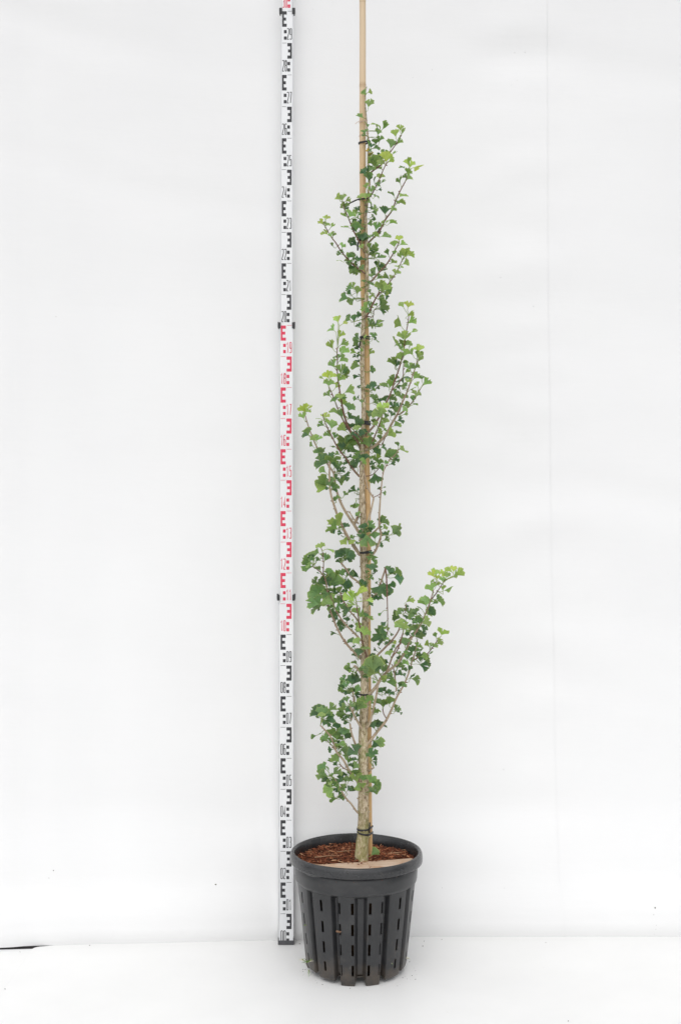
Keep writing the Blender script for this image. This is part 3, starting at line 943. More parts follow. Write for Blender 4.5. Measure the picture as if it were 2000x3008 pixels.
# leaves: base x y, tip x y, colour (y bright yellow-green, l light, g green, d dark, o turning orange), apparent width
LEAVES = {
'A': """755 85 705 152 l;785 140 838 108 l 1.1;790 328 812 225 g 1.1;735 465 655 425 g .8;750 658 735 598 g 1.5;938 590 940 470 l;972 610 1038 545 l .9;930 765 945 692 g 1.2;912 682 930 605 l 1.1;912 675 890 600 g .7;1200 628 1197 548 l 1.1;1205 685 1268 605 l .8;1142 708 1126 615 g 1;1075 855 1108 742 g 1;1160 798 1210 728 g .7
885 805 885 732 g 1.2;850 850 930 812 g .8;820 850 840 770 d 1;800 825 785 730 d .8;815 880 765 855 o 1;805 970 842 905 o .8;1000 925 1005 855 g 1.5;1098 935 1152 878 g .7;1015 1030 1030 920 y 1.2;1045 1032 1118 970 y .9;960 1080 955 980 l .9;905 970 950 920 d 1.1;870 1090 878 965 g 1.3;985 1050 915 1015 g 1;800 1150 842 1060 g 1;760 1190 712 1112 d 1;790 1260 800 1170 d 1.2;935 1245 950 1165 l 1.2;1262 1110 1212 1050 g .8;1320 1100 1330 970 y 1.1;1310 1060 1285 975 y .7;1365 1100 1445 1040 y .6;1290 1190 1318 1112 l 1.3;1285 1250 1338 1172 l .9;1285 1235 1245 1185 g .8;1197 1300 1168 1208 g .9;870 1290 848 1238 d .6;930 1310 900 1258 g 1.3;943 1300 1012 1262 g .6;770 540 795 568 g .7;830 900 800 860 g 1;845 1010 830 940 d 1.1""",
'B': """770 110 750 35 g .8;830 155 825 70 l 1.2;905 80 942 25 g 1;915 122 958 112 d .8;870 205 905 135 l 1.2;700 240 665 175 l 1;760 235 735 145 l 1.2;800 220 792 150 l 1;770 280 828 258 l 1;820 340 868 300 d 1.2;840 370 910 345 g 1.2;830 405 890 400 g 1;790 400 758 380 d 1;830 470 872 440 d 1.1;820 500 885 485 d .7;770 560 848 535 g .8;460 258 472 172 l .7;452 252 425 178 l .7;425 252 398 210 g .7;495 272 558 218 l .7;485 355 497 272 g 1.2;475 362 425 302 g .9;660 385 645 318 d 1.2;545 470 592 380 g 1.3;520 470 450 428 g .7;650 440 620 370 g .9;660 450 692 405 g 1;610 530 610 488 d 1.2;640 535 570 515 g 1;700 570 658 495 d 1;640 645 635 540 g 1.2;700 640 708 592 d 1.2;540 605 470 558 g .8;715 772 708 662 d 1.3;665 725 642 668 g 1;640 795 550 738 d 1.1;640 830 565 782 d .9;720 870 690 818 g 1.2
250 500 280 445 y 1;240 495 232 445 y .9;215 560 158 500 y 1;245 585 270 512 l 1.3;310 605 355 550 l .8;272 692 215 625 g 1.1;320 722 300 672 l .9;330 722 365 665 g .9;345 850 300 812 g .7;455 862 478 798 g 1.3;446 915 478 888 g 1;450 945 390 918 g .8;605 990 575 885 g 1.2;660 1040 672 920 d 1.2;610 985 515 942 g .7;450 1030 410 985 g .7;600 1062 460 1050 g .7;560 1060 560 992 g 1.1;590 1070 650 1060 d 1.1;635 1110 550 1135 d 1;640 1100 588 1200 g 1;740 1150 688 1088 g 1;1125 210 1092 112 g .7;1190 208 1265 142 l 1.1;1155 288 1165 242 g 1;1160 295 1228 232 l .5;1085 392 1140 332 l .9;1080 380 1075 340 l .8;1005 435 980 345 d 1.1;985 562 963 508 l .9;1000 560 1050 508 g .7;1060 552 1138 508 g .5;885 640 912 530 g 1.0;870 722 905 668 g 1.4;950 720 1068 682 g .7;860 720 830 685 g 1;815 745 805 695 g .7;1185 772 1180 702 y 1.4;1125 852 1112 780 l 1.3;1195 825 1275 785 l .7;1050 960 1012 882 g .5;1125 952 1125 902 g 1;1215 1000 1175 918 g .8;1250 985 1288 876 y 1.1;1240 975 1212 880 l .7;1270 965 1250 862 l .5;1300 962 1388 935 y .6;1230 1072 1308 1035 g 1;1080 1060 1138 1008 g .9;1185 1115 1148 1072 l .9;1190 1115 1235 1095 g .7;1130 1205 1150 1130 g 1.1;1150 1200 1200 1160 g .6;1060 1270 1027 1200 g .7;1066 1272 1092 1208 g .8;805 900 842 818 g 1.2;830 880 928 840 g .9;870 965 885 878 g 1;900 990 1012 982 g .4;895 985 945 962 g .8;885 990 848 940 l 1;830 960 815 910 g .7;910 1095 868 1038 l .7;880 1185 838 1118 d 1;920 1180 958 1035 d .8;915 1100 920 1020 g .4;944 1170 1015 1102 g .7;900 1260 955 1215 d 1.1;830 1240 815 1188 d 1;845 1222 872 1188 d 1""",
'C': """600 210 578 122 g .9;590 208 498 168 g .9;645 285 655 185 g 1.1;575 292 528 230 d .8;535 335 432 300 g 1.1;520 272 488 248 d .7;620 345 600 322 d 1;405 640 402 558 y 1.1;400 635 368 565 y 1;460 662 515 622 y .8;355 745 295 680 l 1;420 830 458 752 y 1.1;435 932 515 868 l 1;340 980 280 888 l .9;440 1040 440 945 l .7;445 1042 520 965 l .8;420 1140 505 1065 g 1;400 1092 362 1045 g .7;410 1100 432 1042 g 1;360 1218 298 1115 l 1;440 1300 448 1190 l .8;450 1300 540 1225 g .9;560 612 495 562 g 1.2;555 600 530 542 d 1;610 640 600 535 d .9;650 592 678 508 d .7;685 700 648 645 d 1.2;680 862 595 798 g 1;740 852 735 798 g .8;665 942 605 898 d 1;670 990 628 955 d 1;640 1032 562 1005 g .9;690 1012 718 982 g 1.2;690 1062 635 1045 d 1.3;640 1088 598 1058 d 1;660 1180 595 1138 d 1;690 1202 580 1185 g .7;680 1150 648 1128 d 1;760 915 715 900 g 1;780 912 802 880 d 1.2;845 832 862 755 d 1.2;830 822 898 805 d 1;850 852 925 845 g .5;800 1052 845 985 g 1;815 1258 862 1208 g 1.3;880 692 878 585 d 1.6;800 682 855 638 g 1.2;880 682 968 638 g 1;860 692 955 705 g .5;800 662 822 585 g 1
740 132 732 75 g 1;800 152 790 108 d 1.1;790 152 868 128 d .8;820 262 798 215 g 1.1;830 302 888 268 l 1.1;790 302 832 325 l 1;985 238 958 135 l 1.1;985 238 1045 148 l 1.1;1000 248 1118 198 g .9;930 242 908 165 g .7;970 250 972 195 l 1.4;930 332 995 308 g 1;1000 302 1055 268 g .6;800 442 815 370 g 1;790 472 710 412 g 1.2;900 432 878 388 g 1.1;930 422 1005 370 d 1.3;930 452 1052 415 g .9;960 472 1050 465 g .5;820 512 755 480 g 1;1245 455 1202 378 l .8;1297 452 1315 358 y 1.3;1285 565 1365 492 y .6;1300 652 1388 575 l .9;1215 692 1178 585 l .8;1244 865 1212 760 g 1;1250 867 1325 762 l .8;1330 772 1418 735 l .4;1180 952 1115 835 l .7;1182 952 1165 845 l .6;1240 962 1240 865 g 1.3;1270 932 1335 878 l .9;1215 1002 1200 928 g .8;1290 1002 1365 935 l .6;1250 1072 1292 975 g 1;1430 1012 1398 922 y .8;1432 1012 1474 928 y .8;1360 1062 1315 980 l .9;1415 1092 1442 995 l 1;1430 1142 1490 1042 l .6;1205 1118 1188 1028 g 1.2;1128 1192 1072 1082 g .9;1135 1192 1152 1098 g .6;1270 1182 1270 1125 g 1.3;1390 1232 1390 1162 g 1.6;1330 1252 1308 1155 g .9;1260 1292 1295 1228 l .9""",
'D': """375 202 332 122 y 1.2;385 196 435 130 y 1.1;320 212 265 178 l .8;375 288 375 202 l 1.6;490 232 512 155 g 1.4;500 225 568 185 g .8;450 312 492 258 l 1.1;560 367 648 298 g .9;390 407 330 332 g .9;505 442 510 372 g 1.3;510 432 578 408 g .9;450 472 428 400 g 1.3;520 512 548 436 l 1.3;600 572 632 485 g 1.4;475 607 415 535 g 1;530 652 508 570 g 1;545 652 580 600 l 1.2;600 668 645 618 d 1.3;105 592 66 505 y 1.2;110 592 152 542 l 1.1;125 562 170 508 y .7;90 667 62 600 g 1.1;145 852 118 765 g 1;140 852 80 800 l .6;325 657 302 605 y .9;330 657 365 600 y 1.1;335 706 358 668 y 1.3;290 672 245 642 l .7;320 747 250 708 g .9;405 782 428 700 g 1.3;575 812 495 735 g 1;620 785 610 695 d 1.5;680 735 722 655 d 1.3;230 922 180 860 l 1.1;232 922 275 855 l 1;395 872 335 802 g .9;430 887 460 825 g 1.1;195 987 155 942 g .6;710 802 688 740 l 1.5;720 892 710 785 d 1.4;640 892 562 836 g 1.3;660 905 555 878 g .9;835 992 820 872 g 1.4;760 832 792 768 d 1.1;640 962 512 918 d 1;700 962 612 905 g 1.2;530 1027 520 945 d 1;460 1002 415 952 g .8;280 1077 242 1012 g .9;285 1072 315 1012 g 1
390 1162 348 1065 d 1.1;370 1162 295 1095 d 1;400 1172 422 1070 g 1.3;370 1172 232 1140 d .8;385 1166 460 1108 g 1.1;740 1042 585 1048 g .5;500 1082 455 1050 g .8;560 1072 540 1038 g 1;640 1112 618 1090 d 1.2;750 1132 662 1088 g 1.1;780 1142 738 1075 d 1.2;790 1142 792 1078 d 1.2;770 1185 800 1135 l 1.6;600 1182 555 1158 d 1.1;680 1182 635 1148 d 1.3;620 1252 642 1185 d 1.1;700 1222 668 1125 d 1.2;500 1232 488 1165 g 1.1;440 1222 440 1145 d 1.1;500 1282 535 1238 d 1.2;340 1287 285 1232 g 1.1;580 1140 565 1090 d 1;660 1050 600 1010 d .9
860 332 832 258 d .7;870 342 880 232 d .6;870 342 910 318 d 1.1;905 322 968 292 d .7;735 302 712 275 d 1.2;735 182 660 152 d .8;735 182 712 152 d .8;705 442 652 428 d 1;755 492 755 445 g 1.1;890 452 902 380 g 1.4;880 482 938 455 d .9;1068 312 992 230 g .9;1072 317 1088 220 g 1.1;1130 232 1140 145 g 1.1;1190 237 1190 125 d 1.3;1270 252 1292 200 l 1.3;1250 182 1278 182 g 1;1350 207 1408 132 l 1.2;1445 217 1442 170 g 1.1;1460 282 1522 215 l 1;1400 302 1378 245 l .9;1380 412 1402 335 g 1.4;1345 472 1328 390 g .7;1340 507 1392 480 g .8;1215 302 1208 245 d 1.5;1300 342 1350 288 l .5;1215 442 1215 355 g 1.5;1130 392 1155 335 g 1.2;1030 472 1018 395 d 1.3;1090 452 1138 398 d 1.4;960 485 962 430 d 1;1003 557 988 474 y 1.5;1006 552 1052 496 y 1;990 552 938 506 y 1;972 655 928 555 l 1.4;1120 542 1108 465 d 1.3;1190 542 1180 465 d 1.3;1230 522 1300 488 g 1;1140 602 1162 515 g 1.2;1090 642 1112 588 d 1.1;1020 652 1045 598 d 1.1;890 662 878 575 d 1.2;840 662 852 595 d .9;1010 722 1035 655 l 1.3;930 752 908 695 l 1.2;950 762 1008 718 l 1.1;1165 692 1240 658 d .9;1230 622 1290 600 g .7;1220 582 1268 538 g 1;1120 752 1198 708 l .6;1050 862 1118 815 l 1.1;1120 842 1200 812 g .8;930 832 998 798 l 1.1;860 872 848 815 g 1.3;960 902 948 855 d 1.1;900 962 878 915 d 1.1;980 1002 1050 968 g 1;890 1052 958 995 d 1.6;890 1042 902 975 d 1.2;1080 1082 1092 1015 d 1.1;1110 1117 1078 1024 g 1.5;1120 1132 1148 1058 g 1.1;1110 1134 1182 1112 d 1.1;1175 992 1175 930 g .4;1180 1017 1278 1015 l .5;920 1162 908 1082 l 1.2;950 1202 962 1105 g 1.1;860 1142 858 1095 g 1.1;1000 1282 984 1185 g .8;1020 1192 1045 1148 g 1.1;1080 1192 1138 1168 d .7;890 1197 848 1168 d 1.1;870 1262 892 1212 d 1.1;1190 330 1170 280 d 1;1260 300 1240 250 g 1.2;1060 600 1080 560 d 1;900 720 930 660 g 1;1000 800 1040 780 g 1""",
'E': """420 542 292 498 g 1;430 562 388 465 g 1.3;420 572 375 592 d 1.1;430 592 270 545 l .6;460 602 505 525 g 1.2;440 562 485 498 g 1.1;500 422 522 438 d 1;490 472 545 425 d 1.3;520 482 608 480 g .8;590 422 672 440 d 1.1;520 382 562 335 d 1.3;600 352 612 305 d 1;610 682 642 630 g 1.1;507 742 490 678 g 1.6;770 622 680 582 d .6;775 612 800 588 d 1;760 762 738 838 g .7;770 762 788 825 g .7;800 932 778 885 g 1.4;560 1072 495 970 l 1.4;520 1102 420 1048 g 1.2;500 1112 432 1120 g 1.1;600 1102 558 1055 g 1.2;610 1092 645 1025 d 1.2;595 1162 532 1148 d 1;610 1202 575 1220 d .8;640 1195 657 1312 l 1.1;870 1112 858 1040 d 1.5;920 1082 988 1025 g 1.3;850 1152 805 1128 d 1.1;800 1212 800 1165 g 1.1;870 1182 826 1115 g 1.1;895 1172 932 1290 g 1.2;1005 1238 998 1142 g 1.2;1090 1032 1158 962 g 1.4;1110 1102 1158 1068 l 1.3;1080 1102 1080 1065 g 1;1090 1202 1122 1132 d 1.5;1228 1162 1305 1105 g 1.8;1230 1180 1370 1160 g .7;1120 1252 1195 1218 g 1;1180 1172 1175 1128 g .7;1000 388 1015 510 d 1.2;1085 602 1058 570 d .9;1100 582 1142 575 g .6;1100 642 1148 650 g 1.1;760 1202 732 1200 g 1;740 1242 718 1188 g .8;760 1292 795 1280 g 1""",
'F': """320 177 300 104 l 1.6;375 192 465 160 l .4;290 242 250 198 g .8;325 282 330 235 g 1;215 312 215 228 g 1.3;260 342 285 298 g 1;230 332 172 298 g 1;190 352 78 328 g 1.1;210 372 120 380 l 1.1;215 412 70 412 g .7;365 332 398 245 g 1.1;365 337 442 295 g .6;310 462 268 395 g .8;410 507 432 438 g 1.2;395 502 378 455 g 1;310 502 262 500 d .5;590 292 510 218 d 1.2;610 272 610 178 d 1.5;630 282 708 195 d 1.2;640 292 740 245 d 1.1;590 302 645 302 d 1.1;570 372 536 305 d .9;560 572 492 485 g 1.1;590 532 568 445 g 1.3;620 522 585 498 g 1.1;640 532 698 455 d 1.2;800 552 762 475 d .8;380 642 295 555 d 1.2;380 642 368 522 d 1.3;430 662 470 545 g 1.4;270 632 202 575 g 1.2;300 762 192 720 g 1.3;290 772 290 642 g 1.3;310 882 235 792 g 1.4;300 892 140 880 g .8;340 902 182 905 g .8;310 922 265 960 d .9;390 802 345 715 d 1.1;400 782 390 685 g 1.1;430 762 322 760 g .9;470 902 375 792 l 1.3;480 932 405 892 g 1.4;530 762 442 738 d 1.2;560 742 540 685 g 1.3;560 882 506 792 g 1.4;530 872 562 958 g 1.3;620 702 655 582 d 1.4;640 762 618 695 d 1.2;650 852 582 795 d 1.3;742 862 645 745 y .9;758 842 715 715 y .8;768 802 815 650 y .9;880 846 985 828 y .7;830 832 825 806 y .8;760 902 662 868 l .7;815 1062 850 932 l 1.3;825 1052 930 985 l .8;690 992 635 925 d 1.4;700 962 592 960 d 1.1;490 1062 490 950 d 1.2;540 1092 485 1048 d 1.2;650 1112 640 1055 d 1.2;640 1042 598 1030 d .6;590 1152 546 1095 d 1.2;620 1192 542 1202 d 1.2;600 1182 590 1125 d 1.1;880 1052 902 1005 d 1.3;780 1202 790 1125 l 1.1;810 1252 745 1195 l 1.2;865 1292 895 1180 l 1.5;490 1142 480 1095 d .7;520 1272 450 1238 d .5;710 1202 688 1155 d 1.1;730 1112 712 1088 l 1;640 560 600 640 d 1.1;480 680 500 610 d 1.1;520 650 560 620 d 1
900 502 890 455 g 1.9;940 562 985 538 g 1.4;850 642 882 585 d 1.4;900 642 838 705 g 1.1;950 252 972 220 d 1.4;960 322 1038 305 g 1.4;930 332 940 275 g 1.1;960 462 960 372 d 1.5;980 482 1015 435 d 1.1;1020 172 1020 105 g .8;1060 152 1108 128 d 1.2;960 512 1028 488 d .7;1060 592 1072 560 g 1;1040 632 1018 608 d 1.1;1190 512 1235 442 d 1.4;1180 492 1215 425 d 1.2;1250 492 1340 445 g 1.1;1250 552 1358 540 d 1.4;1110 622 1098 755 d 1.4;1160 642 1250 692 d 1.4;1090 762 1058 858 d .9;1010 772 1022 838 d 1.1;970 702 958 686 y 1;960 742 985 708 d .9;1000 792 955 790 d 1;930 902 968 865 d 1.4;1100 992 1055 1038 g .4;1150 1112 1108 1165 d .8;1160 1162 1150 1222 l 1.3;1180 720 1180 780 d 1""",
'G': """1020 292 965 195 y .9;1040 272 1040 175 y .8;1060 322 1070 255 y 1.3;1098 262 1105 172 y 1.1;1130 282 1208 215 y 1.1;1300 222 1225 125 y .9;1310 212 1322 118 y 1.1;1340 262 1420 205 y 1.1;1300 292 1408 250 l .5;1200 302 1245 215 l 1.1;1180 362 1180 315 l 1.4;1150 362 1138 285 l 1.1;990 512 945 385 l 1.2;1040 432 1062 355 l 1.1;1020 362 978 325 l 1.1;1150 502 1145 415 l .8;1160 502 1290 452 l .7;890 722 815 615 l 1;900 722 912 590 l 1.2;1060 632 1105 565 g 1.2;1060 652 1168 618 g 1.3;990 702 1068 658 g .8;850 812 802 725 g .6;930 862 1018 785 d 1.4;870 852 968 835 l .7;590 672 678 598 l .6;590 762 612 718 d 1;520 852 442 795 g 1.4;540 832 534 765 d 1.1;500 912 392 855 d 1.1;490 922 382 890 d 1.1;620 852 652 765 g 1.4;740 852 718 765 g 1.3;720 892 632 845 g 1.4;760 842 818 830 g .7;590 932 602 875 d 1.6;690 962 680 915 d 1.2;540 1082 452 965 l 1.1;545 1082 560 952 l 1.2;560 1072 670 995 l 1.1;500 1062 445 1015 g 1.1;760 1002 726 915 g 1.3;790 1002 835 895 g 1.2;830 1002 960 945 l 1.2;730 1112 718 1025 g 1.5;660 1102 682 1015 d 1.1;580 1132 625 1078 l 1.1;840 1112 885 1035 d 1.3;760 1182 805 1105 d 1.3;700 1192 870 1212 g .5;820 1142 898 1130 d 1.1;1130 1178 1162 1090 y 1.7;1050 1222 1033 1145 g .7;1060 1302 1130 1268 l 1.1;640 1180 600 1120 d 1.1;700 1130 660 1180 g 1""",
'H': """770 252 680 280 d 1.6;760 332 632 268 d 1.1;810 252 845 295 d .8;790 312 768 335 l 1.3;710 352 745 350 l 1;800 412 778 355 d 1.7;830 392 885 378 y .9;1000 422 988 322 g 1.3;690 477 668 435 d .8;640 492 595 458 d .6;810 552 788 485 l 1.3;840 492 818 455 d 1.1;870 452 848 415 g 1.2;930 542 918 495 g 1.1;930 602 908 555 d 1.2;870 662 885 625 l 1.1;790 642 735 618 d 1.2;590 562 568 525 d 1.5;370 562 346 502 d 1.1;400 562 412 462 d 1;330 382 285 336 d 1.3;350 442 338 415 d 1.5;410 402 366 332 l 1.2;420 392 398 368 l 1;480 472 502 415 l 1.6;540 642 545 545 l .7;600 742 600 570 g 1.4;620 712 675 560 g 1.1;590 722 556 632 g 1.1;720 762 732 660 g 1.4;500 752 488 662 g 1.1;530 792 475 715 g 1.1;520 842 500 785 d 1.4;670 772 512 728 l .6;680 782 636 745 g 1;690 802 748 852 l 1.2;760 832 696 862 g 1.1;770 772 815 810 g 1.8;750 882 868 892 g .9;830 862 788 795 d 1.1;590 852 600 905 l .8;385 662 346 602 g .8;310 722 222 718 g .9;300 702 258 662 g 1.1;340 772 328 735 g 1;410 802 355 788 d .7;320 752 288 735 l 1;325 922 288 790 d 1.2;320 922 378 842 d 1.1;230 872 186 812 g 1.3;250 962 238 872 g 1.1;240 972 152 905 d 1.1;230 1002 142 970 g .9;250 992 172 1012 g 1;300 1042 256 985 d 1.4;370 1012 306 978 d 1;360 1022 416 945 g 1.1;350 1042 418 1008 g 1;260 1142 238 1072 g 1.2;240 1172 162 1148 d 1.3;260 1192 182 1202 g 1;500 1162 488 1052 g 1.5;560 1162 595 1138 g 1.1;590 1112 582 1092 g 1
720 1022 665 978 d 1;790 1042 756 995 d 1.2;800 1052 835 995 d 1.4;760 1012 715 968 d 1;700 1162 655 1085 g .9;720 1212 720 1092 g 1.2;800 1172 800 1092 g 1.5;640 1272 640 1222 g 1.5;870 1262 918 1190 g 1.2;880 1262 925 1270 d .6;930 1272 960 1292 d 1;960 902 936 888 g 1;940 942 1008 908 g 1;930 932 940 885 g 1;910 1012 935 988 d 1.3;1000 822 978 775 d .8;900 792 958 758 d 1.1;870 802 905 768 d 1;910 702 968 635 g 1.2;960 662 1008 592 l 1.1;950 732 1008 685 d 1.3;1040 742 1050 682 d .8;1060 852 1092 782 d .6;1080 842 1190 845 g .7;1080 622 1102 582 g 1.6;1030 602 1018 500 g 1.2;1050 572 1050 525 g 1.1;1090 512 1078 422 d 1.4;1150 502 1162 455 g 1.3;1180 502 1242 472 g .6;1150 447 1190 390 l 1.4;1190 622 1190 522 d 1.3;1230 602 1310 566 g 1.3;1180 662 1300 682 d 1.1;1220 642 1320 628 d .7;1200 562 1278 548 l 1.1;1310 442 1275 365 l .7;1320 442 1344 385 l .8;1340 442 1418 412 l .8;1400 402 1475 362 l .9;1280 542 1356 502 g .4;1020 470 1000 520 g 1;1120 560 1090 600 d 1.1""",
'I': """280 292 182 185 d 1;280 282 243 142 d 1.1;290 292 312 160 g 1.4;290 302 350 205 g 1.1;280 290 276 232 l 1.6;330 312 450 280 d 1.1;330 272 385 238 d 1;370 212 450 128 g 1;260 272 155 195 d 1;300 402 332 338 d 1.1;270 302 205 300 g .7;480 442 492 372 d 1.6;450 442 392 422 g .5;470 574 470 448 g 1.4;560 522 572 432 g 1.4;580 572 630 478 d 1.1;220 522 148 543 g .7;350 592 306 512 g 1.3;290 502 255 488 g .6;390 622 412 555 g 1.3;340 592 285 570 g 1;480 642 578 608 l .8;520 652 442 640 l .6;490 632 490 585 d 1.1;420 702 362 710 d 1.3;520 702 610 715 g 1.2;500 702 510 655 d 1.1;540 772 618 785 g .7;530 742 518 715 g 1.1;505 862 432 772 g 1.2;430 872 362 842 d .9;480 912 440 872 d 1.1;740 775 652 660 d 1.4;620 882 642 802 g 1.1;690 852 690 802 d 1.7;740 842 748 822 d 1.1;680 935 668 872 d 1.4;690 952 748 885 g 1.1;370 982 370 925 g .6;340 962 250 895 g .9;340 1042 262 975 g 1;340 1042 220 1020 g 1;430 1022 498 942 g 1.3;420 1062 396 1015 g 1.1;410 1112 280 1072 d .8;560 1082 495 1035 d 1.4;600 1022 542 1010 d .9;560 1112 472 1078 d 1.1;660 1052 660 972 g 1.3;640 982 760 968 g .6;620 1117 642 1052 g 1.5;740 1122 706 1020 l 1.2;740 1122 795 1215 l 1.4;810 1107 822 1032 g 1.5;895 1132 934 1042 g 1.3;900 1122 982 1100 g 1.1;930 1182 1040 1172 g 1.3;890 1242 922 1185 g 1;900 1242 995 1215 g 1;905 802 866 742 g 1.3;910 802 954 692 d 1.1;930 842 985 808 d 1;950 592 1070 632 g .9;960 582 1018 558 g .6;960 442 920 382 d 1.1;1000 424 1000 322 d 1.8;1010 412 1068 366 d 1.1;590 332 542 318 d 1.1;630 302 596 278 g 1.1;640 352 562 365 d .6;580 252 490 198 g 1.2;740 202 798 112 g 1.1;660 222 606 165 d 1.3;640 152 684 105 g 1.1;700 202 755 145 d 1.4;720 292 755 245 d 1.1;950 242 985 185 g 1.5;430 1172 495 1125 g 1.4;400 1172 378 1125 l 1.1;430 1192 322 1268 l 1.3;440 1162 325 1205 g 1;480 1192 448 1242 d 1.1;560 1202 595 1175 d .9;610 1232 645 1185 d 1.1;740 1222 662 1242 d .6;520 1192 476 1178 d 1;600 700 560 660 d 1;580 300 610 250 d 1;720 180 700 120 g 1.2;680 290 650 250 d 1""",
'J': """490 802 432 800 g 1.4;500 792 545 768 d 1.3;460 777 426 738 l 1.1;560 745 520 700 g 1.1;480 690 440 650 g 1""",
}
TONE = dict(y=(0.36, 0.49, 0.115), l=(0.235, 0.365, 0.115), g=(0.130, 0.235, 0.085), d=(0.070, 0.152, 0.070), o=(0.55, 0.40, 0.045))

def leaf_mesh(base, dirn, L, w, tone, attach, rnd):
    """blade (curved fan with a wavy, notched margin) and thin stalk -> verts, faces, colours"""
    u = dirn.normalized()
    toward = Vector((0, -1, 0))
    pitch = abs(rnd.gauss(0, .38)) * (1 if rnd.random() < .75 else -1)
    pitch = max(-.8, min(.8, pitch))
    s = 1 if u.z >= -0.1 else -1
    u = (u + Vector((0, 1, 0)) * math.tan(pitch) * s).normalized()
    n0 = (toward - u * toward.dot(u)).normalized()
    roll = rnd.gauss(0, .28)
    half = R(rnd.uniform(38, 45))
    if w < 1.0: roll += math.acos(max(.25, w)) * rnd.choice((-1, 1))
    else: half = R(min(74, 43 + 52 * (w - 1.0)))
    side = u.cross(n0)
    nrm = n0 * math.cos(roll) + side * math.sin(roll)
    side = u.cross(nrm)
    Lr = L / max(.75, math.cos(pitch))
    NS = 10
    cup = rnd.gauss(.08, .38); droop = rnd.gauss(-.08, .24); ripple = rnd.uniform(.03, .085); ph = rnd.uniform(0, 6.3)
    notch = rnd.random() < .82
    nd = rnd.uniform(.70, .88) if rnd.random() < .45 else rnd.uniform(.36, .66)
    jag = [1 + rnd.gauss(0, .06) - (.05 if i % 2 else 0) for i in range(NS + 1)]
    radial = []
    for i in range(NS + 1):
        t = -1 + 2 * i / NS
        r = (1 - .10 * t * t) * jag[i]
        if i in (0, NS): r *= .95
        if notch and i == NS // 2: r *= nd
        radial.append((t, r))
    base_c = Vector(TONE[tone])
    k = rnd.uniform(.8, 1.2)
    base_c = Vector((base_c.x * k * rnd.uniform(.88, 1.14), base_c.y * k, base_c.z * k * rnd.uniform(.85, 1.2)))
    edge = base_c.lerp(Vector((.52, .58, .17)), .55 if tone != 'd' else .36)
    inner = base_c.lerp(Vector((.30, .42, .12)), .25)
    v, c = [base.copy()], [tuple(inner)]
    for ri, rho in enumerate((.48, .93, 1.0)):
        for i, (t, r) in enumerate(radial):
            a = t * half * (.50 + .50 * rho)
            if notch and nd < .7 and rho > .9 and abs(i - NS // 2) == 1: a *= .45
            rr2 = r if rho > .9 else min(1, .4 + .6 * r)
            x = math.sin(a) * rho * rr2; y = math.cos(a) * rho * rr2
            z = cup * x * x + droop * rho * rho + ripple * rho * rho * math.sin(t * 5.5 + ph) + ripple * .5 * rho * math.sin(t * 13 + ph * 2)
            v.append(base + (u * y + side * x + nrm * z) * Lr)
            vein = 1 + .10 * (1 if i % 2 else -1)
            cc = base_c * vein if ri == 0 else (base_c.lerp(edge, .15) if ri == 1 else edge)
            c.append(tuple(cc))
    m = NS + 1
    f = [(0, 1 + i, 2 + i) for i in range(NS)]
    for q in range(2):
        for i in range(NS):
            a = 1 + q * m + i
            f.append((a, a + m, a + m + 1, a + 1))
    # stalk: a curve from the twig to the blade
    st, en = attach, base + u * Lr * .03
    ln = (en - st).length
    mid1 = st.lerp(en, .35) - u * ln * .10 + Vector((0, -.002, .0))
    mid2 = en - u * min(ln * .4, .012)
    v2, f2 = tube([st, mid1, mid2, en], [.0010, .0008, .00075, .0009], 4, cap=False)
    nv = len(v)
    v += v2; f += [tuple(i + nv for i in q) for q in f2]
    sc = base_c.lerp(Vector((.40, .47, .14)), .55)
    c += [tuple(sc)] * len(v2)
    return v, f, c

def trunk_x(y):
    for (x1, y1, w1_), (x2, y2, w2_) in zip(TRUNK, TRUNK[1:]):
        if y2 <= y <= y1:
            t = (y1 - y) / (y1 - y2)
            return x1 + (x2 - x1) * t, w1_ + (w2_ - w1_) * t
    return None
def cane_x(y):
    for (x1, y1), (x2, y2) in zip(CANE, CANE[1:]):
        if y2 <= y <= y1:
            return x1 + (x2 - x1) * (y1 - y) / (y1 - y2)
    return None

